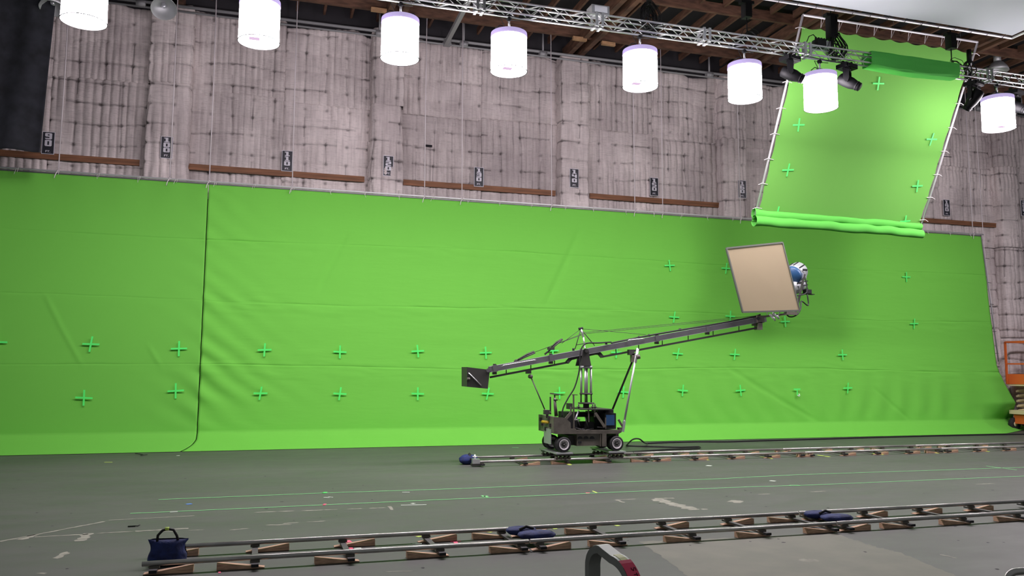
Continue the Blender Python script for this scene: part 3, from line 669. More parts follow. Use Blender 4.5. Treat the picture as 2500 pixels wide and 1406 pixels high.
# space lights
R, HL = .385, .83
ZL = 8.40
def space_light(loc, label, lbl):
    x, y, z = loc; t = thing('space_light', label, 'lamp', loc, 'round cloth lamps hanging from the truss')
    MB().lathe(loc, (0, 0, 1), [(0.0, R), (.28, R*.985), (.55, R*.99), (HL-.10, R*.985)], 40).build('lamp_cloth', 'lampcloth', t)
    MB().disc((x, y, z+.004), (0, 0, 1), R*.99, 40).build('bottom_cloth', 'lampbottom', t)
    MB().lathe(loc, (0, 0, 1), [(HL-.10, R*.99), (HL-.095, R*1.015), (HL, R*1.0), (HL+.012, R*.9), (HL+.014, .02)], 40).build('top_band', 'lilac', t)
    MB().tube([(x+(R+.006)*math.cos(q*math.pi/18), y+(R+.006)*math.sin(q*math.pi/18), z) for q in range(37)], .009, 5, False).build('bottom_ring', 'ring', t)
    MB().cyl((x, y, z+HL), (x, y, z+HL+.06), .15, 16).build('lamp_body', 'black', t)
    sp = MB()
    for q in range(3):
        a = q*2.094+.4; sp.cyl((x, y, z+HL+.16), (x+.27*math.cos(a), y+.27*math.sin(a), z+HL+.02), .008, 5)
    sp.build('spider_bracket', 'alu2', t)
    MB().cyl((x, y, z+HL+.14), (x, y, TZB-.02), .022, 8).build('stem', 'alu', t)
    MB().lathe((x, y, TZB-.06), (0, 1, 0), [(-.03, .0), (-.03, .05), (.03, .05), (.03, .0)], 10).build('clamp', 'black', t)
    for s_ in (-1, 1):
        MB().tube([(x+s_*.13, y-.08, z+HL+.03), (x+s_*.17, y-.12, z+HL+.10), (x+s_*.25, y-.14, z+HL+.10), (x+s_*.33, y-.10, z+HL+.03)], .011, 6).build('carry_handle', 'black', t)
    MB().box((x-.12, y-.1, z+HL+.05), (.06, .06, .06)).build('blue_plug', 'bluebox', t, label='blue plug')
    MB().tube([(x-.1, y-.1, z+HL+.06), (x-.22, y-.1, z+HL+.28), (x-.05, y-.05, TZB-.1), (x+.25, y, TZB-.06)], .008, 5).build('power_cable', 'cable', t)
    if lbl: MB().box((x+lbl, y-.17, z-.004), (.20, .16, .002)).build('bottom_label', 'lamplabel', t, label='pinkish label')
    return t
LY = 16.2
for px, py, lab, lbl in ((205, 40, 'glowing white round cloth lamp, leftmost, near the black drape', 0), (632, 96, 'glowing white round cloth lamp, second from the left, above the 110 sign', -.08),
        (976, 132, 'glowing white round cloth lamp, third from the left, above the 120 sign', 0), (1242, 168, 'glowing white round cloth lamp, fourth from the left, above the 130 sign', -.08),
        (1563, 204, 'glowing white round cloth lamp, fifth from the left, above the 150 sign', -.18), (1819, 233, 'glowing white round cloth lamp, sixth from the left, left of the tilted green frame', 0),
        (2004, 256, 'glowing white round cloth lamp hanging in front of the tilted green frame', 0), (2438, 302, 'glowing white round cloth lamp, rightmost', -.1)):
    c = P(px, py, LY); space_light((c.x, LY, ZL if px > 0 else c.z), lab, lbl)

# the same row goes on beyond the right border
for k_, x_ in enumerate((20.8, 23.6)):
    o = thing('space_light', 'round cloth lamp on the truss past the right border, %s beyond it' % ORD[k_], 'lamp', (x_, LY, ZL), 'round cloth lamps hanging from the truss')
    MB().lathe((x_, LY, ZL), (0, 0, 1), [(0.0, R), (HL, R)], 24).build('lamp_cloth', 'lampcloth', o); MB().disc((x_, LY, ZL), (0, 0, 1), R, 24).build('bottom_cloth', 'lampbottom', o)
    MB().disc((x_, LY, ZL+HL), (0, 0, 1), R, 24).build('top_band', 'lilac', o); MB().cyl((x_, LY, ZL+HL), (x_, LY, 12.5), .015, 6).build('stem', 'alu', o)

# moving-head lights
def moving_head(x, y, label, aim, lens):
    t = thing('moving_head_light', label, 'stage light', (x, y, TZB-.78), 'black moving-head lights under the truss')
    z = TZB-.06; M3 = Matrix.Rotation(.25, 3, 'Z')
    b = MB(); b.box((x, y, z-.09), (.42, .30, .10), M3); b.box((x, y, z-.09), (.34, .36, .075), M3); b.build('base', 'headblack', t)
    for s_ in (-.12, .12): MB().box((x+s_, y, z), (.05, .07, .09)).build('clamp', 'headblack', t)
    MB().cyl((x, y, z-.14), (x, y, z-.19), .09, 16).build('swivel', 'headblack', t)
    a = V(aim).normalized(); sd_ = a.cross(V((0, 0, 1))).normalized(); pc = V((x, y, z-.45))
    yk = MB(); up = V((0, 0, 1))
    for s_ in (-1, 1):
        p = pc+sd_*.17*s_; yk.prism([p+up*.28-a*.07, p+up*.28+a*.09, p+up*.05+a*.08, p-up*.05+a*.04, p-up*.06-a*.03, p+up*.02-a*.08], sd_*.045*s_)
    M3b = Matrix((sd_, a.cross(sd_)*0+V((-sd_.y, sd_.x, 0)), V((0, 0, 1)))).transposed()
    yk.box(pc+up*.27, (.40, .15, .05), M3b); yk.build('yoke', 'headblack', t)
    MB().lathe(pc, a, [(-.23, 0), (-.23, .08), (-.20, .13), (-.05, .145), (.1, .14), (.22, .11), (.24, .10), (.25, .105), (.33, .105), (.34, .0)], 18).build('head', 'headblack', t)
    hl = MB(); hl.lathe(pc, a, [(.245, .108), (.245, .116), (.27, .116), (.27, .108)], 18); hl.build('focus_ring', 'headblack', t)
    MB().lathe(pc, a, [(.342, 0), (.343, .085), (.336, .09)], 18).build('lens', lens, t)
c1 = P(1922, 140, LY); moving_head(c1.x, LY-.1, 'black moving-head light with a bright lens, left of the lamp on the green frame', (.62, -.45, -.42), 'glass')
c1 = P(2060, 152, LY); moving_head(c1.x, LY-.1, 'black moving-head light with a dark lens, in front of the green frame', (.50, -.55, -.50), 'black')
c1 = P(2368, 180, LY); moving_head(c1.x, LY-.1, 'black moving-head light seen from its dark rear, left of the rightmost lamp', (-.15, .55, -.62), 'black')
c1 = P(2482, 185, LY); moving_head(c1.x, LY+.1, 'black moving-head light cut by the right border, beside the rightmost lamp', (.15, -.75, -.50), 'glass')

# chain motors and cables
def motor(px, pyt, pyb, label, lean=0, Y=LY):
    a = P(px, pyt, Y); b_ = P(px, pyb, Y); t = thing('chain_hoist', label, 'hoist', (b_.x, Y, b_.z), 'black chain hoists above the truss')
    h = a.z-b_.z; x = b_.x
    MB().box((x+lean*h/2, Y, b_.z+h/2), (.17, .2, h), Matrix.Rotation(-lean, 3, 'Y') if 0 else None).build('motor_body', 'black', t)
    MB().box((x+lean*h/2, Y, a.z+.03), (.34, .14, .07)).build('top_plate', 'black', t)
    MB().cyl((x, Y, a.z), (x, Y, 12.6), .015, 6).build('load_chain', 'cable', t)
    MB().cyl((x, Y, b_.z), (x, Y, TZT+.12), .014, 6).build('hook_chain', 'black', t)
    MB().tube([(x-.16, Y-.2, TZT+.0), (x-.06, Y-.1, TZT+.16), (x, Y, TZT+.2), (x+.06, Y-.1, TZT+.16), (x+.16, Y-.2, TZT)], .016, 6).build('sling', 'black', t)
    MB().tube([(x-.3, Y-.23, TZT), (x-.18, Y-.15, TZT+.18), (x, Y-.1, TZT+.25), (x+.18, Y-.15, TZT+.18), (x+.26, Y-.23, TZT-.1)], .007, 5).build('safety_wire', 'cable', t)
motor(1823, 10, 44, 'black chain hoist over the truss left of the tilted green frame')
motor(2030, 42, 95, 'black chain hoist with a white clip, over the lamp at the green frame')
motor(2322, 88, 120, 'black chain hoist over the wrapped green part of the truss')
motor(1583, -40, -5, 'black chain hoist cut by the upper border, over a cable bundle')
def loops(cx, cz, w_, h, n, y, label, seed):
    b = MB(); r = random.Random(seed)
    for i in range(n):
        x0 = cx+r.uniform(-.06, .06); ww = w_*r.uniform(.4, 1)*r.choice((-1, 1)); hh = h*r.uniform(.75, 1.1); pts = []
        yy = y+r.uniform(-.15, .15)
        for k in range(13):
            q = 2*math.pi*k/12; pts.append((x0+ww*(.5-.5*math.cos(q))*1.0, yy+.03*math.sin(3*q), cz+hh/2*math.cos(q*1.0)*1.0 if k else cz+hh/2))
        pts = [(x0+ww*.5*math.sin(2*math.pi*k/16)*(1-.3*math.cos(2*math.pi*k/16)), yy+.04*math.sin(k), cz+hh/2*math.cos(2*math.pi*k/16)) for k in range(17)]
        b.tube(pts, r.uniform(.009, .014), 5, False)
    b.cyl((cx, y, cz+h*.4), (cx, y, cz+h*1.2), .06, 8)
    o = b.build('cable_bundle', 'cable'); tag(o, label, 'cables', 'black cable bundles on the truss'); return recenter(o)
c = P(1582, 45, LY); loops(c.x, c.z+.05, .42, .62, 13, LY-.05, 'bundle of looped black cables above the fifth lamp from the left', 1)
c = P(2037, 112, LY); loops(c.x, c.z-.02, .45, .62, 14, LY-.05, 'bundle of looped black cables in front of the tilted green frame', 2)
c = P(2352, 175, LY); loops(c.x, c.z, .16, .42, 6, LY-.2, 'small tangle of black cables where the green wrap ends', 3)
c = P(2003, 104, LY); t = thing('power_box', 'black power box with sockets on the truss left of the cable bundle', 'box', (c.x, LY, TZT+.03))
MB().box((c.x-.04, LY, TZT+.14), (.24, .22, .2)).build('body', 'black', t); MB().box((c.x+.15, LY, TZT+.12), (.14, .2, .17)).build('grey_module', 'alu2', t, label='light grey module')
for k in range(4): MB().cyl((c.x-.13+.08*k, LY, TZT+.24), (c.x-.13+.08*k, LY, TZT+.30), .025, 8).build('plug', 'black', t)
MB().tube([(c.x-.1, LY, TZT+.28), (c.x-.2, LY, TZT+.36), (c.x-.4, LY-.1, TZT+.25), (c.x-.55, LY-.18, TZT+.02)], .011, 6).build('lead', 'cable', t)
# cables running along the truss
def sag(xa, xb, label, seed):
    r = random.Random(seed); p = []; n = int((xb-xa)/.22)
    for i in range(n+1):
        x = xa+(xb-xa)*i/n; p.append((x, TY-.02+r.uniform(-.03, .05), TZB-.035-.05*abs(math.sin(x*2.3))-r.uniform(0, .02)))
    o = MB().tube(p, .010, 5).build('truss_cable', 'cable'); tag(o, label, 'cable', 'cables along the truss'); recenter(o)
sag(2.6, 7.4, 'black cable sagging under the truss between the third and fifth lamps', 1)
sag(7.9, 13.3, 'black cable sagging under the truss between the fifth lamp and the green frame', 2)
# high-bay lamps
def highbay(c, ax, label, s=.30, dark=False):
    t = thing('high_bay_lamp', label, 'lamp', c-V((0, 0, s*.6)))
    MB().lathe(c, ax, [(0, s*.32), (.06, s*.55), (.22, s*.9), (.34, s), (.335, s*.97), (.22, s*.86), (.07, s*.5), (.05, .02)], 28).build('reflector', 'alu2', t)
    MB().cyl(V(c)-V(ax).normalized()*.28, V(c)+V(ax).normalized()*.02, s*.34, 16).build('ballast_housing', 'alu2', t)
    MB().cyl(V(c)-V(ax).normalized()*.3, (c.x, c.y, 12.5), .03, 8).build('stem', 'pipe', t)
    MB().lathe(V(c)+V(ax).normalized()*.16, ax, [(-.08, 0), (-.07, .05), (0, .07), (.06, .05), (.08, 0)], 14).build('bulb', 'glass', t)
highbay(P(400, 6, 22.5), (.12, -.8, -1), 'grey high-bay lamp, switched off, hanging beside the first pillar', .32)
highbay(P(132, -6, 22.0), (0, -.3, -1), 'grey high-bay lamp behind the first round lamp, cut by the upper border', .3)
highbay(P(2435, 150, 21.0), (0, 0, -1), 'dark high-bay lamp behind the right end of the truss', .34)

# ================================================================== TRACKS
def wedge(tip, direc, L, w_, h, label, group):     # thin end at tip, thick end away along X
    x, y, z = tip; s = direc
    o = MB().prism([(x, y-w_/2, 0.003), (x+s*L, y-w_/2, 0.003), (x+s*L, y-w_/2, h), (x, y-w_/2, .008)], (0, w_, 0)).build('wedge', 'wedge')
    o = recenter(o); o.rotation_euler = (0, 0, random.uniform(-.06, .06)); tag(o, label, 'wedge', group); return o
def section(xa, xb, ties, yf, yb, label, group, zr=.105, green=False):
    t = thing('dolly_track', label, 'track', ((xa+xb)/2, (yf+yb)/2, 0), group); r = .027
    for y in (yf, yb): MB().cyl((xa, y, zr), (xb, y, zr), r, 16).build('rail', 'chrome', t)
    for k, x in enumerate(ties):
        o = MB().box((x, (yf+yb)/2-.02, .045), (.065, yb-yf+.26, .022)).build('tie', 'crdark', t)
        for y in (yf, yb):
            MB().box((x, y, .067), (.10, .05, .025)).build('rail_clamp', 'olive', t)
        MB().box((x, yf-.12, .052), (.075, .07, .03)).build('end_block', 'black', t)
    return t
NF, NB = 9.42, 10.22
near = [(-1.05, 3.13, [-.93, .06, 1.06, 2.07, 3.04]), (3.15, 7.43, [3.27, 4.28, 5.29, 6.30, 7.33]), (7.45, 11.75, [7.57, 8.56, 9.56, 10.54, 11.6]), (11.77, 15.9, [11.9, 12.9, 13.9, 14.9, 15.8])]
for i, (a, b_, ts) in enumerate(near):
    section(a, b_, ts, NF, NB, 'steel dolly track of the near line, %s section from the left' % ORD[i], 'track sections of the near line')
fdir = [1, -1, -1, -1, -1, 1, -1, -1, -1, -1, 1, -1, -1, -1, -1, 1]
bdir = [1, 1, 1, 1, -1, 1, -1, 1, 1, -1, 1, 1, 1, 1, -1, 1]
k = 0
for a, b_, ts in near[:3]:
    for x in ts:
        for y, dr, nm in ((NF, fdir[k], 'front rail'), (NB, bdir[k], 'back rail')):
            if x > 11.5: continue
            off = -.10*dr if k not in (0,) or nm != 'front rail' else -.10*dr
            wedge((x+off, y, 0), dr, .48, .10, .072, 'wedge under the %s of the near track at its %s crosspiece from the left' % (nm, ORD[k]), 'wooden wedges along the near track')
        k += 1
FF, FB = 17.62, 18.52
fx = 4.62; i = 0; k = 0
while fx < 20:
    ts = [fx+.15, fx+1.13, fx+2.13, fx+3.13, fx+4.08]
    section(fx, fx+4.2, ts, FF, FB, 'steel dolly track of the far line, %s section from the left' % ORD[i], 'track sections of the far line')
    for x in ts:
        for y, nm in ((FF, 'front rail'), (FB, 'back rail')):
            dr = 1 if (k in (1, 5, 6) or (nm == 'back rail' and k % 3 != 1) or (nm == 'front rail' and k > 4 and k % 4 != 2)) else -1
            if x < 19.5 and not (k == 0): wedge((x-.10*dr, y, 0), dr, .46, .10, .070, 'wedge under the %s of the far track at its %s crosspiece from the left' % (nm, ORD[k]), 'wooden wedges along the far track')
        k += 1
    fx += 4.22; i += 1
# sandbags
def lump(c, size, mt, name, parent, seed, sq=2.6, n=28, pinch=None):
    u, v = np.meshgrid(np.linspace(0, 2*math.pi, n), np.linspace(-math.pi/2, math.pi/2, n//2+1), indexing='ij')
    e = 2/sq; f = lambda a: np.sign(a)*np.abs(a)**e
    x = f(np.cos(v))*f(np.cos(u)); y = f(np.cos(v))*f(np.sin(u)); z = f(np.sin(v))
    k = 1+.16*vnoise(u*1.6+seed, v*3, seed)
    X = c[0]+x*size[0]/2*k; Y = c[1]+y*size[1]/2*k; Z = c[2]+z*size[2]/2*k
    if pinch is not None: Z = Z-pinch*np.exp(-(x/.18)**2)*(z > 0)
    Z = np.maximum(Z, .004)
    o = grid(name, X, Y, Z, mt, parent); return o
t = thing('sandbag', 'upright navy canvas bag with black handle at the left end of the near track', 'sandbag', (-.84, 9.78, 0), 'navy sandbags on the tracks')
nu, nv = 40, 30
u, v = np.meshgrid(np.linspace(0, 2*math.pi, nu), np.linspace(0, 1, nv), indexing='ij')
hx = .185*(1+.06*np.sin(v*7))*(1+.10*np.clip((v-.8)/.2, 0, 1)); hy = .10*np.sqrt(np.clip(1-v**3, .012, 1))*np.clip(v/.05+.4, 0, 1)
X = -.84+hx*np.sign(np.cos(u))*np.abs(np.cos(u))**.55*(1+.08*vnoise(v*5, u, 3)); Y = 9.80+hy*np.sin(u)*(1+.4*vnoise(u*2, v*6, 4)); Z = .005+.27*v+.02*vnoise(u*1.5, v*2, 5)*v
grid('bag_body', X, Y, Z, 'bluebag', t)
MB().tube([(-.95, 9.78, .25), (-.945, 9.77, .32), (-.90, 9.77, .37), (-.85, 9.77, .385), (-.79, 9.77, .37), (-.755, 9.77, .31), (-.74, 9.78, .25)], .014, 8).build('handle', 'black', t)
MB().cyl((-.875, 9.77, .385), (-.835, 9.77, .386), .018, 8).build('handle_wrap', 'ytape', t, label='yellow wrap on the handle')
def sandbag(x, y, z, label, s=1.0):
    t = thing('sandbag', label, 'sandbag', (x, y, z), 'navy sandbags on the tracks')
    lump((x-.03*s, y+.13*s, z+.065), (.38*s, .27*s, .10*s), 'bluebag', 'bag_half', t, 3)
    lump((x+.08*s, y-.13*s, z+.06), (.46*s, .27*s, .095*s), 'bluebag', 'bag_half', t, 8)
    MB().tube([(x-.1*s, y, z+.10), (x-.02, y-.02, z+.14), (x+.08*s, y, z+.11)], .018, 6).build('handle', 'black', t)
sandbag(3.26, 9.86, .055, 'navy sandbag lying across the first joint of the near track')
sandbag(7.62, 9.86, .055, 'navy sandbag lying across the second joint of the near track')
t = thing('sandbag', 'rounded blue sandbag at the left end of the far track', 'sandbag', (4.62, 18.1, 0), 'navy sandbags on the tracks')
lump((4.60, 18.12, .10), (.44, .30, .23), 'bluebag', 'bag_body', t, 12, 2.1); MB().tube([(4.62, 18.3, .1), (4.62, 18.1, .225), (4.62, 17.97, .10)], .03, 8).build('strap', 'black', t)
t = thing('track_clamp', 'silver clamp on the left end of the far track beside the blue sandbag', 'clamp', (4.62, FF, .03))
MB().box((4.64, FF, .12), (.16, .11, .10)).build('jaw', 'alu', t); MB().cyl((4.62, FF, .1), (4.62, FF, .26), .02).build('screw', 'alu', t); MB().cyl((4.56, FF, .22), (4.68, FF, .22), .012).build('tee_bar', 'alu', t); MB().box((4.64, FF, .045), (.20, .12, .05)).build('foot', 'crdark', t)

# ================================================================== FLOOR TAPE
def tape(p, q, w_, mt, label, cat='tape', name='floor_tape', grp='tape marks on the floor', n=1, z=.0045):
    a, b_ = G(*p), G(*q); d = (b_-a).normalized(); s_ = V((-d.y, d.x, 0))*w_/2
    o = MB().prism([(a-s_).to_tuple()[:2]+(.002,), (b_-s_).to_tuple()[:2]+(.002,), (b_+s_).to_tuple()[:2]+(.002,), (a+s_).to_tuple()[:2]+(.002,)], (0, 0, z-.002)).build(name, mt)
    tag(recenter(o), label, cat, grp)
def longtape(pts, w_, mt, label):
    P3 = [G(*p) for p in pts]; b = MB(); vs = []
    for i, p in enumerate(P3):
        d = (P3[min(i+1, len(P3)-1)]-P3[max(0, i-1)]).normalized(); s_ = V((-d.y, d.x, 0))*w_/2
        for q, z in ((p-s_, .002), (p+s_, .002), (p+s_, .0045), (p-s_, .0045)): vs.append((q.x, q.y, z))
    n = len(P3); b.add(vs, [(i*4+j, i*4+(j+1) % 4, i*4+4+(j+1) % 4, i*4+4+j) for i in range(n-1) for j in range(4)]+[(0, 3, 2, 1), (n*4-4, n*4-3, n*4-2, n*4-1)])
    tag(recenter(b.build('floor_tape', mt)), label, 'tape', 'tape marks on the floor')
longtape([(387, 1220), (800, 1203.5), (1100, 1194), (1250, 1188), (1500, 1177.5), (1740, 1170), (1850, 1164), (1950, 1159), (2230, 1150), (2560, 1139)], .034, 'gline', 'long pale green tape line on the floor, the farther of two')
longtape([(318, 1254), (800, 1232.5), (1100, 1219), (1250, 1213), (1500, 1202), (1700, 1194), (1850, 1188), (1950, 1185.5), (2250, 1173), (2560, 1160)], .034, 'gline', 'long pale green tape line on the floor, the nearer of two')
for a in [((255, 1128.5), (274, 1128.5), .04, 'ytape', 'short yellow tape dash on the floor near the left green screen'),
          ((1250, 1092.5), (1266, 1092.8), .05, 'gline', 'short pale green tape dash on the floor left of the crane'),
          ((982, 1202), (1000, 1202), .03, 'wtape', 'short white tape dash between the two long green lines, left of centre'),
          ((979, 1233.5), (1041, 1232.5), .035, 'wtape', 'white tape dash just below the nearer long green line'),
          ((1005, 1229), (1012, 1230), .06, 'wtape', 'tiny white tape stub above the white dash below the nearer green line'),
          ((790, 1214.5), (813, 1214), .03, 'wtape', 'short white tape dash between the green and the pink mark'),
          ((799, 1214), (806, 1214.5), .09, 'wtape', 'small white tape square between the green and the pink mark'),
          ((788, 1203), (797, 1203.2), .13, 'gtape', 'bright green tape square on the farther long green line'),
          ((789, 1232), (796, 1232), .13, 'ptape', 'pink tape square on the nearer long green line'),
          ((415, 1250), (434, 1249), .08, 'wtape', 'white tape piece on the left end of the nearer long green line'),
          ((455, 1231.5), (468, 1230), .07, 'btape', 'blue tape piece on the floor at the left'),
          ((1176, 1210), (1192, 1214), .05, 'gline', 'slanted green tape piece on the nearer long line near its middle'),
          ((1178, 1213), (1190, 1210.5), .05, 'gline', 'second slanted green tape piece on the nearer long line near its middle'),
          ((1447, 1199), (1459, 1204), .03, 'ytape', 'thin slanted yellow tape on the nearer long green line'),
          ((1430, 1203.5), (1440, 1203.8), .05, 'ptape', 'faint pink tape on the nearer long green line'),
          ((1929, 1185.5), (1952, 1185.5), .10, 'gline', 'wide green tape piece on the nearer long green line at the right'),
          ((1880, 1173.5), (1893, 1175), .07, 'wtape', 'white tape piece between the long green lines at the right'),
          ((1725, 1136.5), (1737, 1137.5), .10, 'wtape', 'white tape piece in front of the far track'),
          ((2408, 1138), (2483, 1147.5), .035, 'gline', 'slanted green tape crossing the farther long green line at the right'),
          ((1377, 1129), (1392, 1135.5), .09, 'ytape', 'bright yellow tape in front of the crane base'),
          ((1609, 1123), (1623, 1125.5), .06, 'ytape', 'yellow tape dash in front of the far track, first right of the crane'),
          ((1714, 1120), (1730, 1123.5), .06, 'ytape', 'yellow tape dash in front of the far track, second right of the crane'),
          ((1856, 1115), (1886, 1120), .06, 'ytape', 'yellow tape dash in front of the far track, third right of the crane'),
          ((1996, 1111), (2026, 1115.5), .06, 'ytape', 'yellow tape dash in front of the far track, fourth right of the crane'),
          ((2130, 1107), (2157, 1110.5), .06, 'ytape', 'yellow tape dash in front of the far track, fifth right of the crane'),
          ((2260, 1103.5), (2293, 1107), .06, 'ytape', 'yellow tape dash in front of the far track, sixth right of the crane'),
          ((2382, 1099.5), (2415, 1103), .06, 'ytape', 'yellow tape dash in front of the far track, seventh right of the crane'),
          ((2001, 1254), (2031, 1262), .06, 'ytape', 'yellow tape between the near rails right of the second sandbag'),
          ((1769, 1269), (1785, 1273), .05, 'ytape', 'yellow tape beside a crosspiece of the near track, left of the second sandbag'),
          ((1496, 1280), (1511, 1284.5), .06, 'ytape', 'yellow tape between the near rails beyond the grey handle'),
          ((1347, 1288), (1357, 1292), .06, 'ytape', 'yellow tape between the wedges right of the first sandbag'),
          ((2233, 1243), (2248, 1247), .05, 'ytape', 'yellow tape between the near rails at the right'),
          ((1185, 1298), (1200, 1300), .05, 'ytape', 'yellow tape left of the first sandbag'),
          ((1018, 1311), (1028, 1309), .06, 'ytape', 'yellow tape at the third crosspiece of the near track'),
          ((1100, 1322.5), (1125, 1321), .045, 'ptape', 'pink tape strip of the pink cross between the near rails'),
          ((1106, 1315), (1114, 1327), .05, 'ptape', 'pink tape strip crossing the pink cross between the near rails'),
          ((1007, 1327.5), (1030, 1327.5), .06, 'wtape', 'white tape label between the near rails left of the pink cross'),
          ((845, 1320), (851, 1324.5), .09, 'ptape', 'orange pink tape beside the second crosspiece of the near track'),
          ((851, 1339.5), (862, 1338), .11, 'ptape', 'pink tape square below the second crosspiece of the near track'),
          ((862, 1339.5), (882, 1338.5), .05, 'wtape', 'white tape strip with pink edge right of the second crosspiece'),
          ((533, 1398), (539, 1397.5), .07, 'ptape', 'small pink tape square in front of the near track'),
          ((1990, 1270), (2010, 1275), .10, 'ptape', 'red pink tape beside the second sandbag of the near track'),
          ((424, 1327), (434, 1327), .03, 'wtape', 'small white tape scrap behind the near track at the left'),
          ((543, 1116.0), (556, 1116.0), .05, 'wtape', 'small white tape stub at the hem below the dark seam')]:
    if a[4].startswith('small white tape stub'): a = ((431, 1112.5), (439, 1112.2), .05, 'wtape', a[4])
    tape(*a)
c = G(327, 1286); t = thing('spring_clip', 'small black clip lying on the floor at the left', 'clip', (c.x, c.y, .003))
MB().box((c.x-.03, c.y, .010), (.09, .018, .014)).build('jaw', 'black', t); MB().tube([(c.x+.01, c.y, .012), (c.x+.05, c.y-.02, .012), (c.x+.07, c.y+.01, .02)], .007, 5).build('spring', 'black', t)

# floor cables
def cable(pts, r, label, z=None, smooth=3):
    P3 = [V(p) for p in pts]
    out = []
    for i in range(len(P3)-1):     # Catmull-Rom
        p0, p1, p2, p3 = P3[max(i-1, 0)], P3[i], P3[i+1], P3[min(i+2, len(P3)-1)]
        for k in range(smooth):
            t = k/smooth; out.append(.5*((2*p1)+(p2-p0)*t+(2*p0-5*p1+4*p2-p3)*t*t+(3*p1-p0-3*p2+p3)*t**3))
    out.append(P3[-1]); o = MB().tube(out, r, 6).build('cable', 'cable'); tag(recenter(o), label, 'cable'); return o
z = .022
cable([G(1578, 1082, z), G(1620, 1080, z), G(1700, 1078, z), G(1780, 1078, z), G(1850, 1075.5, z), G(1950, 1073, z), G(2100, 1068.5, z), G(2250, 1064.5, z), G(2380, 1061.5, z), G(2520, 1059.5, z)], .022, 'long black cable along the lower edge of the green screen')
cable([G(1530, 1088, z), G(1600, 1090, z), G(1660, 1091.5, z), G(1706, 1090.5, z), G(1700, 1094.5, z), G(1640, 1096.5, z), G(1570, 1101, z), G(1530, 1104, z)], .02, 'black cable loop on the floor behind the far track')
cable([G(1529, 1088, .02), P(1540, 1076, 19.5), P(1550, 1071, 19.5), P(1562, 1072, 19.6), P(1572, 1080, 19.8), G(1580, 1083, .03)], .020, 'black cable arching off the floor right of the crane base')
cable([G(330, 1107, .02), G(340, 1108, .02), G(350, 1110, .03), G(343, 1111, .02), G(360, 1110, .02)], .008, 'thin cord end at the hem of the left green screen')

# ================================================================== CRANE
CY = 18.08; YF, YR = 17.55, 18.60
cr = thing('camera_crane', 'grey camera crane with a long arm on a four-wheeled base standing on the far track', 'crane', (7.25, CY, .12))
def Q(x, y, Y=CY): return P(x, y, Y)
def part(name): return name
# zoom frames: chassis drawing scale
def cz(x, y, Y): return P(1300+x/6.39, 930+y/6.39, Y)
side = [(370, 560), (520, 580), (595, 650), (600, 745), (680, 745), (685, 765), (1390, 765), (1390, 800), (1350, 822), (370, 828)]
b = MB(); b.prism([cz(x, y, YF) for x, y in side], (0, .04, 0)); b.prism([cz(x, y, YF)+V((0, 1.0, 0)) for x, y in side], (0, .04, 0))
p1, p2 = cz(370, 800, YF), cz(1390, 800, YF)
b.box2((p1.x, YF+.04, p1.z-.04), (p2.x, YF+1.0, p1.z+.02)); ch = b.build('chassis', 'olive', cr)
e1 = cz(370, 560, YF)
b = MB(); b.box2((e1.x-.06, YF, p1.z-.03), (e1.x, YF+1.04, e1.z)); b.build('end_panel', 'olive', cr, label='flat end panel facing left')
MB().box2((e1.x-.075, YF+.15, p1.z-.28), (e1.x-.06, YF+.62, p1.z+.06)).build('data_plate', 'alu2', cr)
MB().cyl((e1.x-.14, YF+.55, e1.z-.14), (e1.x-.05, YF+.30, e1.z-.14), .035).build('yellow_handle', 'yellow', cr, label='yellow grip')
for k, (yy, zz) in enumerate(((.2, -.2), (.75, -.2), (.85, -.1), (.5, -.3), (.3, -.05))): MB().box((e1.x-.08, YF+yy, e1.z+zz), (.05, .07, .08)).build('fitting', 'crdark', cr)
a, c = cz(700, 835, YF), cz(1060, 1022, YF); c0 = cz(1060, 1010, YF)
MB().box2((a.x, YF+.03, c.z+.02), (c0.x, YF+.95, a.z)).build('under_box', 'olive', cr)
b = MB(); 
for cx_ in (745, 838, 930):
    q = cz(cx_, 905, YF+.02); n = 9; pts = [q+V((.062*math.cos(math.pi*k/n), 0, .062*math.sin(math.pi*k/n))) for k in range(n+1)]; b.prism(pts, (0, .008, 0))
q1, q2 = cz(712, 942, YF+.02), cz(765, 970, YF+.02); b.box2(q1, q2+V((0, .008, 0))); b.build('box_cutout', 'black', cr)
a, c = cz(1085, 825, YF), cz(1150, 1018, YF); MB().box2((a.x, YF-.02, c.z), (c.x, YF+.12, a.z)).build('leg_housing', 'olive', cr)
a, c = cz(1060, 830, YF), cz(1072, 1022, YF); MB().box2((a.x, YF, c.z), (c.x, YF+.12, a.z)).build('leg_housing', 'olive', cr)
a, c = cz(1385, 820, YF), cz(1430, 930, YF); MB().box2((a.x, YF+.3, c.z), (c.x, YF+.9, a.z)).build('rear_bumper', 'olive', cr)
a, c = cz(560, 850, YF+.2), cz(700, 1000, YF+.2); MB().box2((a.x, YF+.2, c.z), (c.x, YF+.9, a.z)).build('axle_housing', 'crdark', cr)
a, c = cz(1150, 850, YF+.2), cz(1300, 1000, YF+.2); MB().box2((a.x, YF+.2, c.z+.05), (c.x, YF+.9, a.z)).build('axle_housing', 'crdark', cr)
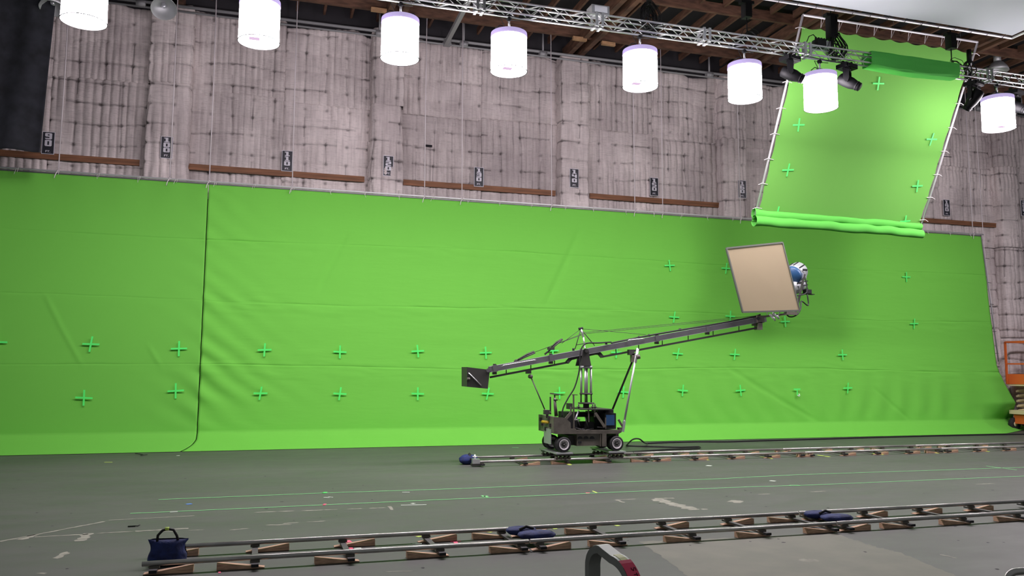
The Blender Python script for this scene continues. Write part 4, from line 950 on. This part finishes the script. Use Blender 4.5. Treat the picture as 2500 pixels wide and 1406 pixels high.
# wheels
def wheel(c, R_, w_=.13):
    wt = MB(); wt.lathe(c, (0, 1, 0), [(0, R_*.66), (-.004, R_*.9), (.02, R_), (w_-.02, R_), (w_, R_*.9), (w_, R_*.66)], 28)
    o = wt.build('wheel', 'rubber', cr)
    MB().lathe(c, (0, 1, 0), [(.0, R_*.70), (-.006, R_*.66), (.012, R_*.54), (.03, R_*.50), (.035, R_*.18)], 28).build('rim', 'rim', o)
    h = MB(); h.lathe(c, (0, 1, 0), [(-.01, 0), (-.01, R_*.12), (.03, R_*.14)], 14)
    for k in range(6):
        q = k*math.pi/3; h.cyl(V(c)+V((math.cos(q)*R_*.3, -.0, math.sin(q)*R_*.3)), V(c)+V((math.cos(q)*R_*.3, .04, math.sin(q)*R_*.3)), R_*.06, 8)
    h.build('hub', 'crdark', o)
    return o
RW = .170
for wx, wy in ((495, 995), (1320, 975)):
    c = cz(wx, wy, YF-.02); c2 = V((c.x, YF+.90, c.z))
    if wx > 1000: c.z = c2.z = cz(495, 995, YF-.02).z
    wheel(c, RW); wheel(c2, RW)
    wheel(V((c.x-.0, YF+.14, c.z)), RW*.97); wheel(V((c.x, YF+.74, c.z)), RW*.97)
    MB().cyl((c.x, YF, c.z), (c.x, YF+.95, c.z), .04).build('axle', 'crdark', cr)
    zb = c.z-RW
    # skate plate across the rails and bogies on each rail
    MB().box2((c.x-.20, YF-.06, zb-.035), (c.x+.20, YF+1.1, zb-.003)).build('skate_plate', 'alu2', cr, label='grey channel plate under the wheels')
    for yy in (FF, FB):
        bg = MB().box((c.x, yy, zb-.055), (.36, .14, .03)).build('skate', 'crdark', cr)
        for k in range(4):
            for s_ in (-1, 1):
                xx = c.x-.15+.10*k; MB().lathe((xx, yy+s_*.028, .142), (0, s_*1, -.6), [(-.02, 0), (-.02, .034), (.02, .034), (.02, 0)], 12).build('skate_wheel', 'olive', bg)
# deck machinery
def bx(name, x1_, y1_, x2_, y2_, ya, yb, mt, label=None):
    a, c = cz(x1_, y1_, ya), cz(x2_, y2_, ya); return MB().box2((a.x, ya, c.z), (c.x, yb, a.z)).build(name, mt, cr, label=label)
bx('battery_box', 545, 490, 700, 742, YF+.35, YF+.95, 'black'); bx('battery_box', 700, 490, 900, 560, YF+.6, YF+.95, 'black'); bx('battery_box', 690, 640, 830, 745, YF+.5, YF+.95, 'black')
bx('control_box', 965, 482, 1130, 745, YF+.4, YF+.95, 'black'); bx('control_box', 1130, 505, 1305, 748, YF+.08, YF+.8, 'black')
bx('blue_panel', 1150, 530, 1280, 690, YF+.068, YF+.085, 'bluebox', 'blue control panel')
bx('top_box', 1025, 440, 1140, 490, YF+.3, YF+.7, 'black'); bx('top_box', 1140, 455, 1265, 510, YF+.25, YF+.8, 'black')
bx('motor_case', 840, 640, 960, 748, YF+.3, YF+.6, 'black'); bx('motor_case', 860, 500, 900, 650, YF+.5, YF+.6, 'black')
for (xa, ya_, xb, yb_) in ((520, 590, 605, 490), (980, 500, 1125, 715)): MB().bar(cz(xa, ya_, YF+.06), cz(xb, yb_, YF+.06), .03, .06).build('diagonal_brace', 'olive', cr)
for (xa, ya_, xb, yb_, w_) in ((640, 215, 645, 740, .03), (970, 440, 970, 560, .03), (870, 430, 880, 640, .025), (1140, 570, 1140, 745, .025), (600, 400, 600, 500, .03)): MB().bar(cz(xa, ya_, YF+.08), cz(xb, yb_, YF+.08), w_, w_).build('post', 'olive', cr)
MB().bar(cz(615, 212, YF+.08), cz(702, 218, YF+.08), .025, .018).build('tee_handle', 'olive', cr)
MB().tube([cz(345, 260, YF+.4), cz(355, 400, YF+.4), cz(372, 548, YF+.4)], .028, 10, r2=.045).build('steering_column', 'olive', cr)
MB().bar(cz(278, 195, YF+.4), cz(425, 210, YF+.4), .06, .028).build('steering_bar', 'olive', cr)
MB().cyl(cz(345, 215, YF+.4), cz(350, 300, YF+.4), .016).build('steering_stem', 'crdark', cr)
MB().lathe(cz(360, 295, YF+.4), (0, 0, 1), [(-.015, 0), (-.015, .05), (.015, .05), (.015, 0)], 14).build('collar', 'black', cr)
MB().bar(cz(278, 247, YF+.5), cz(280, 522, YF+.5), .028, .028).build('upright_rod', 'crdark', cr)
MB().bar(cz(650, 428, YF+.5), cz(1140, 432, YF+.5), .9, .025).build('cross_plate', 'crdark', cr)
for xx in (720, 940, 975): 
    MB().cyl(cz(xx, 425, YF+.35), cz(xx, 350, YF+.35), .014).build('levelling_screw', 'crdark', cr)
    MB().lathe(cz(xx, 405, YF+.35), (0, 0, 1), [(-.01, 0), (-.01, .045), (.01, .045), (.01, 0)], 10).build('levelling_knob', 'crdark', cr)
for s, (xa, ya_, xb, yb_) in enumerate(((645, 720, 830, 735), (690, 735, 950, 742), (1010, 720, 1220, 680), (705, 600, 740, 700), (820, 560, 870, 740))):
    a, c = cz(xa, ya_, YF+.1), cz(xb, yb_, YF+.12); mid = (a+c)/2-V((0, .03, .04)); MB().tube([a, mid, c], .012, 6).build('hose', 'cable', cr)
MB().cyl(cz(720, 470, YF+.3), cz(665, 610, YF+.2), .022).build('cylinder_ram', 'alu2', cr); MB().cyl(cz(650, 605, YF+.2), cz(740, 605, YF+.2), .015).build('cylinder_pin', 'alu2', cr)
bx('motor_case', 575, 350, 625, 440, YF+.3, YF+.5, 'crdark')
# centre post
ctr = Q(1431, 1000)
bl = Q(1431, 985).z; MB().cyl((ctr.x, CY, Q(1431, 998).z-.01), (ctr.x, CY, bl+.02), .07).build('turntable', 'crdark', cr)
def ring(zz, r_, h, mt, name): MB().lathe((ctr.x, CY, zz), (0, 0, 1), [(-h/2, 0), (-h/2, r_), (h/2, r_), (h/2, 0)], 24).build(name, mt, cr)
ring(Q(1431, 984).z, .19, .03, 'crdark', 'post_base'); ring(Q(1431, 961).z, .155, .035, 'crdark', 'post_collar'); ring(Q(1431, 896).z, .15, .06, 'alu2', 'post_head')
for k in range(4):
    q = math.pi/4+k*math.pi/2+.25; dx, dy = .115*math.cos(q), .115*math.sin(q)
    MB().cyl((ctr.x+dx, CY+dy, Q(1431, 961).z), (ctr.x+dx, CY+dy, Q(1431, 899).z), .026, 12).build('silver_post', 'alu', cr)
    MB().cyl((ctr.x+dx*1.05, CY+dy*1.05, Q(1431, 985).z), (ctr.x+dx*1.05, CY+dy*1.05, Q(1431, 961).z), .018, 8).build('lower_post', 'crdark', cr)
MB().cyl((ctr.x, CY, Q(1431, 920).z), (ctr.x, CY, Q(1431, 897).z), .03).build('centre_pin', 'crdark', cr)
yk = [(1417, 893), (1443.5, 893), (1441, 880), (1437, 855), (1434, 851), (1428, 851), (1424, 855), (1420, 880)]
for yy in (CY-.16, CY+.13): MB().prism([Q(x, y, CY-.16)+V((0, yy-(CY-.16), 0)) for x, y in yk], (0, .03, 0)).build('fork_plate', 'crdark', cr)
# arm
A0, A1 = Q(1194, 902), Q(1858, 779)
MB().bar(A0, A1, .10, .125).build('arm_beam', 'cranebeam', cr)
D = (A1-A0); 
def on(t, dz=0, dy=0): return A0+D*t+V((0, dy, dz))
MB().bar(on(0, .065), on(1, .065), .104, .008).build('beam_edge', 'alu2', cr); MB().bar(on(0, -.065), on(1, -.065), .104, .008).build('beam_edge', 'alu2', cr)
for px in (1206, 1332, 1585, 1714, 1838):
    t_ = (px-1194)/(1858-1194); b = MB(); dd = D.normalized()*.05; b.bar(on(t_)-dd, on(t_)+dd, .125, .15); b.build('joint_flange', 'cranebeam', cr)
    MB().box(on(t_, -.105), (.09, .07, .06)).build('joint_latch', 'olive', cr); MB().box(on(t_, .085), (.06, .06, .04)).build('joint_bolt', 'crdark', cr)
for xa, ya_, xb, yb_ in ((1225, 896, 1308, 879), (1531, 834, 1572, 827)): MB().tube([Q(xa, ya_, CY-.07), Q(xa+5, ya_-4, CY-.12), Q(xb-5, yb_+0, CY-.12), Q(xb, yb_, CY-.07)], .016, 8).build('grab_rail', 'alu', cr)
rod = [(1196, 921), (1384, 885), (1393, 875), (1415, 870), (1452, 862), (1462, 862), (1470, 871), (1855, 799)]
for i in range(len(rod)-1): MB().bar(Q(*rod[i]), Q(*rod[i+1]), .04 if i not in (1, 2, 3, 4, 5) else .06, .045 if i not in (1, 2, 3, 4, 5) else .08).build('parallel_rod', 'crdark', cr)
def rodz(px):
    for i in range(len(rod)-1):
        if rod[i][0] <= px <= rod[i+1][0]: return rod[i][1]+(rod[i+1][1]-rod[i][1])*(px-rod[i][0])/(rod[i+1][0]-rod[i][0])
def beamz(px): return 902+(779-902)*(px-1194)/(1858-1194)
for px in (1236, 1296, 1354, 1504, 1559, 1617, 1680, 1741, 1804): MB().cyl(Q(px, beamz(px)), Q(px, rodz(px)), .012, 6).build('hanger_rod', 'crdark', cr)
for px in (1400, 1585, 1660, 1560, 1480): MB().cyl(Q(px, beamz(px)-8), Q(px, beamz(px)-14), .03, 8).build('cable_clip', 'black', cr)
# end bracket
for (x1_, y1_, x2_, y2_) in ((1849, 770, 1866, 788), (1852, 786, 1862, 805)): a, c = Q(x1_, y1_, CY-.1), Q(x2_, y2_, CY-.1); MB().box2((a.x, CY-.1, c.z), (c.x, CY+.1, a.z)).build('end_bracket', 'olive', cr)
MB().cyl(Q(1851, 777, CY-.12), Q(1851, 777, CY+.12), .04).build('pivot', 'black', cr)
MB().cyl(Q(1432, 856, CY-.2), Q(1432, 856, CY+.2), .045).build('main_pivot', 'crdark', cr)
# counterweight
cw = [(1140, 896), (1190, 902), (1196, 905), (1191, 949), (1180, 948), (1140, 944)]
MB().prism([Q(x, y, CY-.25) for x, y in cw], (0, .5, 0)).build('counterweight_box', 'crdark', cr)
MB().cyl(Q(1144, 910, CY-.265), Q(1175, 941, CY-.265), .012).build('latch_rod', 'alu', cr)
MB().cyl(Q(1192, 904, CY-.3), Q(1192, 904, CY+.3), .045).build('weight_pivot', 'cranebeam', cr)
MB().cyl(Q(1140, 925, CY-.28), Q(1147, 925, CY-.28), .03).build('weight_knob', 'olive', cr)
# mast
tp = Q(1418, 803)
MB().cyl(Q(1428, 850), Q(1424, 822), .018).build('mast_leg', 'alu', cr); MB().cyl(Q(1424, 822), tp, .026).build('mast_leg', 'alu', cr); MB().cyl(tp+V((-.05, 0, 0)), tp+V((.05, 0, .02)), .03).build('mast_head', 'black', cr)
for x, y in ((1404, 852), (1452, 844)): MB().cyl(tp, Q(x, y), .011, 6).build('mast_brace', 'crdark', cr)
MB().cyl(Q(1407, 842), Q(1446, 835), .009, 6).build('mast_brace', 'crdark', cr)
W = [(1414, 806, 1372, 838), (1419, 816, 1300, 862), (1419, 818, 1283, 868), (1422, 803, 1577, 817), (1424, 812, 1845, 771), (1424, 815, 1850, 774)]
for a in W: MB().cyl(Q(a[0], a[1]), Q(a[2], a[3]), .006, 5).build('stay_wire', 'crdark', cr)
for pts in (((1330, 865), (1345, 852), (1373, 828)), ((1345, 850), (1358, 836), (1372, 828)), ((1255, 885), (1280, 872), (1306, 861)), ((1262, 880), (1285, 866), (1304, 858)), ((1256, 884), (1258, 880), (1268, 878))):
    MB().tube([Q(*p) for p in pts], .022, 6).build('turnbuckle', 'crdark', cr)
MB().box(Q(1345, 851), (.16, .06, .06)).build('turnbuckle_block', 'crdark', cr)
# leaning stays
MB().cyl(Q(1552, 862, CY+.1), Q(1494, 1003, CY+.35), .024).build('support_tube', 'crdark', cr)
MB().cyl(Q(1556, 850, CY-.15), Q(1523, 1036, CY-.3), .024).build('support_tube', 'alu2', cr)
MB().cyl(Q(1557, 852, CY-.15), Q(1551, 885, CY-.18), .033).build('tube_clamp', 'alu', cr)
MB().box(Q(1546, 874, CY), (.11, .12, .2)).build('tube_clamp', 'olive', cr); MB().cyl(Q(1557, 866, CY-.2), Q(1559, 876, CY-.2), .05).build('tube_clamp', 'olive', cr)
MB().box(Q(1540, 860), (.13, .12, .13)).build('rod_clamp', 'crdark', cr)
MB().bar(Q(1524, 1028, CY-.3), Q(1520, 1054, CY-.3), .06, .05).build('tube_foot', 'alu', cr); MB().bar(Q(1510, 1024, CY-.3), Q(1519, 1040, CY-.3), .03, .04).build('tube_foot', 'olive', cr); MB().box(Q(1515, 1046, CY-.25), (.12, .12, .05)).build('tube_foot', 'olive', cr)
MB().cyl(Q(1297, 922), Q(1331, 1002, CY-.2), .014).build('thin_stay', 'crdark', cr); MB().box(Q(1290, 908), (.11, .1, .08)).build('rod_clamp', 'crdark', cr); MB().lathe(Q(1295, 919), (0, 1, 0), [(-.04, 0), (-.04, .05), (.04, .05), (.04, 0)], 12).build('rod_clamp', 'olive', cr)
MB().box(Q(1334, 1006, CY-.2), (.12, .1, .1)).build('stay_foot', 'crdark', cr); MB().cyl(Q(1329, 1000, CY-.2), Q(1345, 1008, CY-.2), .02).build('stay_foot', 'olive', cr); MB().cyl(Q(1336, 1008, CY-.2), Q(1336, 1020, CY-.2), .03).build('stay_foot', 'olive', cr)
# cables on the crane
def sm(pts, n=4):
    P3 = [V(p) for p in pts]; out = []
    for i in range(len(P3)-1):
        p0, p1, p2, p3 = P3[max(i-1, 0)], P3[i], P3[i+1], P3[min(i+2, len(P3)-1)]
        for k in range(n):
            t = k/n; out.append(.5*((2*p1)+(p2-p0)*t+(2*p0-5*p1+4*p2-p3)*t*t+(3*p1-p0-3*p2+p3)*t**3))
    return out+[P3[-1]]
yc = CY-.2
MB().tube(sm([Q(1372, 1017, yc), Q(1375, 996, yc), Q(1388, 970, yc), Q(1403, 945, yc), Q(1414, 905, yc), Q(1416, 870, yc), Q(1420, 850, yc), Q(1432, 838, yc), Q(1460, 837, yc), Q(1492, 835, CY)]), .017, 8).build('arm_cable', 'cable', cr)
MB().tube(sm([Q(px, beamz(px)-9.5+1.2*math.sin(px), CY-.03) for px in range(1492, 1850, 32)]+[Q(1856, 768, CY)]), .020, 8).build('arm_cable', 'cable', cr)
# arm head and lamp
MB().bar(Q(1862, 773), Q(1944, 764), .10, .05).build('head_bar', 'olive', cr); MB().box(Q(1930, 765), (.32, .12, .08)).build('head_block', 'olive', cr); MB().bar(Q(1866, 772), Q(1868, 786), .06, .06).build('head_bracket', 'alu2', cr)
for k, (x, y) in enumerate(((1883, 771), (1891, 768), (1898, 773), (1889, 777))): MB().cyl(Q(x-3, y-3, CY-.1), Q(x+3, y+4, CY-.05), .03).build('grip_head', 'alu', cr)
MB().cyl(Q(1888, 775, CY-.08), Q(1887, 757, CY-.08), .014).build('frame_stud', 'alu', cr); MB().cyl(Q(1900, 770, CY-.08), Q(1906, 758, CY-.08), .012).build('frame_stud', 'alu', cr); MB().cyl(Q(1873, 768, CY-.08), Q(1872, 757, CY-.08), .010).build('frame_stud', 'alu', cr)
df = thing('diffusion_frame', 'square tan diffusion frame with grey rim held tilted above the crane arm', 'diffusion frame', Q(1880, 762, CY-.15))
cn = [(1773, 606, CY-.55), (1910, 592, CY-.15), (1952, 758, CY+.05), (1813, 762, CY-.35)]
c3 = [Q(*p) for p in cn]; cc = sum(c3, V())/4; nn = (c3[1]-c3[0]).cross(c3[3]-c3[0]).normalized(); nn = nn if nn.y < 0 else -nn
MB().prism([cc+(p-cc)*.985 for p in c3], nn*.004).build('diffusion_cloth', 'diff', df)
for i in range(4): MB().bar(c3[i], c3[(i+1) % 4], .035, .042).build('frame_side', 'frame', df)
# shadow comes from the head behind
hd = thing('film_lamp', 'silver and black film lamp head behind the right edge of the diffusion frame', 'lamp', Q(1945, 715, CY+.45))
HC = Q(1938, 670, CY+.52); ax = (Q(1886, 706, CY+.14)-HC).normalized()
MB().lathe(HC, ax, [(-.34, 0), (-.34, .17), (-.30, .245), (-.05, .25), (.0, .25), (.0, .0)], 26).build('head_drum', 'fins', hd)
MB().lathe(HC, ax, [(.0, .22), (.02, .245), (.10, .25), (.13, .24), (.13, .0)], 26).build('blue_front_ring', 'bluebox', hd, label='blue front ring')
for k in range(7):
    q = k*math.pi*2/9-.9; a = V((0, 0, 1)); n1 = (a-ax*a.dot(ax)).normalized(); n2 = ax.cross(n1); o_ = n1*math.cos(q)+n2*math.sin(q)
    MB().bar(HC+o_*.25-ax*.28, HC+o_*.25-ax*.02, .025, .03).build('cooling_fin', 'black', hd)
LB = HC+V((.07, 0, -.33))
b = MB(); b.lathe(LB, ax, [(-.26, 0), (-.26, .12), (-.22, .17), (.10, .17), (.10, 0)], 18); b.build('lower_housing', 'fins', hd)
for dz_ in (-.10, 0, .10): MB().bar(LB+V((.24, -.165, dz_+.05)), LB+V((-.1, -.165, dz_-.02)), .02, .025).build('housing_rib', 'black', hd)
MB().box(HC+V((.12, -.27, -.06)), (.10, .06, .14)).build('yoke_lock', 'alu', hd)
MB().bar(HC+V((.12, -.29, -.02)), Q(1943, 762, CY+.22), .04, .05).build('yoke_arm', 'crdark', hd); MB().bar(HC+V((.12, .29, -.02)), Q(1943, 762, CY+.6), .04, .05).build('yoke_arm', 'crdark', hd)
MB().bar(LB+V((.10, -.1, -.19)), LB+V((.45, -.1, -.20)), .12, .02).build('rear_shelf', 'black', hd)
MB().box(LB+V((.26, -.1, -.13)), (.17, .15, .11)).build('rear_connector', 'black', hd)
MB().box(HC+V((.17, -.245, .10)), (.14, .02, .06)).build('name_plate', 'black', hd)
MB().tube(sm([LB+V((.22, -.15, -.2)), LB+V((.24, -.15, -.5)), Q(1957, 735, CY+.2), Q(1955, 752, CY+.1), Q(1948, 766, CY), Q(1936, 773, CY), Q(1925, 772, CY), Q(1917, 762, CY)]), .018, 6).build('lamp_cable', 'cable', hd)
MB().tube(sm([HC+V((.13, -.3, -.1)), HC+V((.15, -.32, -.5)), Q(1944, 722, CY+.1)]), .016, 6).build('lamp_cable', 'cable', hd)

# ================================================================== ORANGE LIFT
lf = thing('scissor_lift', 'orange and cream scissor lift at the right border beyond the green screen', 'lift', (27.6, 23.4, 0))
LX0, LX1, LY0, LY1 = 26.45, 28.6, 22.9, 23.75
zt, zm_, zf0, zf1 = 3.22, 2.42, 1.68, 2.05
for y in (LY0, LY1):
    for x in (LX0, (LX0+LX1)/2, LX1): MB().bar((x, y, zf0), (x, y, zt), .06, .06).build('guard_post', 'orange', lf)
    MB().bar((LX0, y, zt), (LX1, y, zt), .06, .06).build('guard_rail', 'orange', lf); MB().bar((LX0, y, zm_), (LX1, y, zm_), .05, .05).build('guard_rail', 'orange', lf)
    MB().box2((LX0, y-.015, zf0), (LX1, y+.015, zf1)).build('toe_board', 'orange', lf)
for x in (LX0, LX1):
    MB().bar((x, LY0, zt), (x, LY1, zt), .06, .06).build('guard_rail', 'orange', lf); MB().bar((x, LY0, zm_), (x, LY1, zm_), .05, .05).build('guard_rail', 'orange', lf); MB().box2((x-.015, LY0, zf0), (x+.015, LY1, zf1)).build('toe_board', 'orange', lf)
MB().box2((LX0, LY0, zf0-.06), (LX1, LY1, zf0)).build('platform', 'cream', lf)
for k in range(5):
    z0 = .72+k*.18
    for y in (LY0+.12, LY1-.12):
        MB().bar((LX0+.35, y, z0), (LX1-.2, y, z0+.16), .05, .07).build('scissor_arm', 'cream', lf); MB().bar((LX0+.35, y+.06, z0+.16), (LX1-.2, y+.06, z0), .05, .07).build('scissor_arm', 'cream', lf)
b = MB(); b.box2((LX0+.12, LY0+.1, .25), (LX1-.1, LY1-.1, .62)); b.build('chassis', 'orange', lf)
MB().box2((LX0-.0, LY0+.02, .60), (LX1, LY1-.02, .74)).build('deck_plate', 'cream', lf); MB().box2((LX0+.18, LY0+.02, .14), (LX1-.6, LY0+.1, .34)).build('side_skirt', 'cream', lf)
for x in (LX0+.16, LX1-.4):
    for y in (LY0-.0, LY1-.14):
        o = MB().lathe((x, y, .235), (0, 1, 0), [(0, .1), (0, .22), (.02, .235), (.12, .235), (.14, .22), (.14, .1)], 24).build('wheel', 'rubber', lf); MB().lathe((x, y+.01, .235), (0, 1, 0), [(0, 0), (0, .11), (.1, .11), (.1, 0)], 16).build('rim', 'cream', o)

# ================================================================== FOREGROUND HANDLES
Rg = V((math.cos(YAW), -math.sin(YAW), 0)); Fg = V((math.sin(YAW), math.cos(YAW), 0))
def uhandle(px, py, dist, L, w_, th, rc, label, tapes):
    top = CAM+ray(px, py)*dist; ud = (Rg*.48-Fg*.877); wd = (Rg*.877+Fg*.48)
    t = thing('hand_rail', label, 'handrail', (top.x, top.y, 0))
    # centre line of outer surface: up the left leg, over rounded corners, down the right leg
    path = [V((top.x, top.y, 0))]; z1 = top.z
    for k in range(13):
        a = math.pi-k*math.pi/24*1.0; path.append(V((top.x, top.y, z1-rc))+ud*(rc+rc*math.cos(a))+V((0, 0, rc*math.sin(a))))
    drop = .02
    for k in range(13):
        a = math.pi/2-k*math.pi/24; path.append(V((top.x, top.y, z1-rc*1.5-drop))+ud*(L-rc*1.5+rc*1.5*math.cos(a))+V((0, 0, rc*1.5*math.sin(a))))
    path.append(V((top.x, top.y, 0))+ud*L)
    def band(i0, i1, o0, o1, off, mt, name, label=None):
        b = MB(); vs = []
        for i in range(i0, i1+1):
            p = path[i]; tg = (path[min(i+1, len(path)-1)]-path[max(i-1, 0)]).normalized(); nr = tg.cross(wd).normalized()
            if nr.dot(p-(V((top.x, top.y, z1-rc*2))+ud*L/2)) < 0 and i not in (0, len(path)-1): nr = -nr
            if i == 0: nr = -ud
            if i == len(path)-1: nr = ud
            for wv, nv in ((o0, off), (o1, off), (o1, -th if off < .001 else off-.0015), (o0, -th if off < .001 else off-.0015)): vs.append(p+wd*wv+nr*nv)
        n = i1-i0+1
        b.add(vs, [(i*4+j, i*4+(j+1) % 4, i*4+4+(j+1) % 4, i*4+4+j) for i in range(n-1) for j in range(4)]+[(0, 3, 2, 1), (n*4-4, n*4-3, n*4-2, n*4-1)])
        return b.build(name, mt, t, label=label)
    band(0, len(path)-1, 0, w_, 0, 'handle', 'rail_bar')
    if tapes:
        band(10, 19, .001, w_-.001, .0025, 'whtape', 'tape_band', 'pale tape over the top')
        band(14, 17, w_*.25, w_*.8, .004, 'olivetape', 'tape_band', 'olive tape patch')
        band(17, len(path)-2, .0, w_, .0042, 'redtape', 'tape_band', 'dark red tape with black handwriting')
        # handwriting as short ink strokes on the red tape
        def surfp(s, wv):
            i = 17+s; k = int(i); f_ = i-k; k = min(k, len(path)-2); p = path[k].lerp(path[min(k+1, len(path)-1)], f_)
            tg = (path[min(k+1, len(path)-1)]-path[k]).normalized(); nr = tg.cross(wd).normalized()
            if nr.dot(p-(V((top.x, top.y, z1-rc*2))+ud*L/2)) < 0: nr = -nr
            return p+wd*wv*w_+nr*.0056
        G_ = {'7': [[(0, 0), (0, 1), (1, .3)]], '2': [[(.1, 0), (0, .5), (.2, 1), (.6, .6), (1, 0), (1, 1)]], '8': [[(.5, .5), (.2, 1), (0, .5), (.2, 0), (.5, .5), (.8, 1), (1, .5), (.8, 0), (.5, .5)]],
              'A': [[(1, 0), (0, .5), (1, 1)], [(.6, .2), (.6, .8)]], 'r': [[(1, .1), (.4, .1)], [(.5, .1), (.35, .8)]], 'y': [[(.4, 0), (.8, .5)], [(.4, 1), (1.3, 0)]], 'e': [[(.7, .1), (.7, .9), (.4, .8), (.4, .2), (1, .3), (1, .9)]],
              'S': [[(.1, .9), (0, .4), (.3, .1), (.7, .9), (1, .5), (.9, .1)]], 't': [[(0, .5), (1, .5)], [(.3, .1), (.3, .9)]], 'a': [[(.4, .8), (.4, .2), (1, .2), (1, .8), (.4, .8), (1, 1)]], 'g': [[(.4, .8), (.4, .2), (.9, .2), (.9, .8), (.4, .8), (1.3, .8), (1.3, .2)]]}
        def write(word, s0, ds, w0, wh):
            b = MB()
            for i, ch in enumerate(word):
                for st_ in G_.get(ch, []):
                    pts = [surfp(s0+ds*(i+y*.75), w0+wh*(1-x)) for x, y in st_]
                    for k in range(len(pts)-1): b.cyl(pts[k], pts[k+1], .0013, 4)
            b.build('handwriting', 'ink', t)
        write('728', 4.6, 1.35, .08, .34); write('Stage', 2.2, 1.25, .52, .36)
    MB().box((top.x+ud.x*L/2+wd.x*w_/2, top.y+ud.y*L/2+wd.y*w_/2, .006), (.12, .12, .012)).build('foot_plate', 'handle', t)
    return t
uhandle(1428, 1323, 3.1, .29, .052, .026, .085, 'grey rounded handrail with dark red tape in the foreground', True)
ch = thing('hand_rail', 'curved chrome tube just showing in the bottom right corner', 'handrail', (2.85, 2.45, 0))
a = [CAM+ray(x, y)*2.6 for x, y in ((2453, 1440), (2459, 1412), (2470, 1399), (2485, 1395), (2510, 1394), (2560, 1394))]
MB().tube([(a[0].x, a[0].y, 0)]+sm(a)+[(a[-1].x+.2, a[-1].y, a[-1].z), (a[-1].x+.25, a[-1].y, 0)], .011, 10).build('tube', 'chrome', ch)
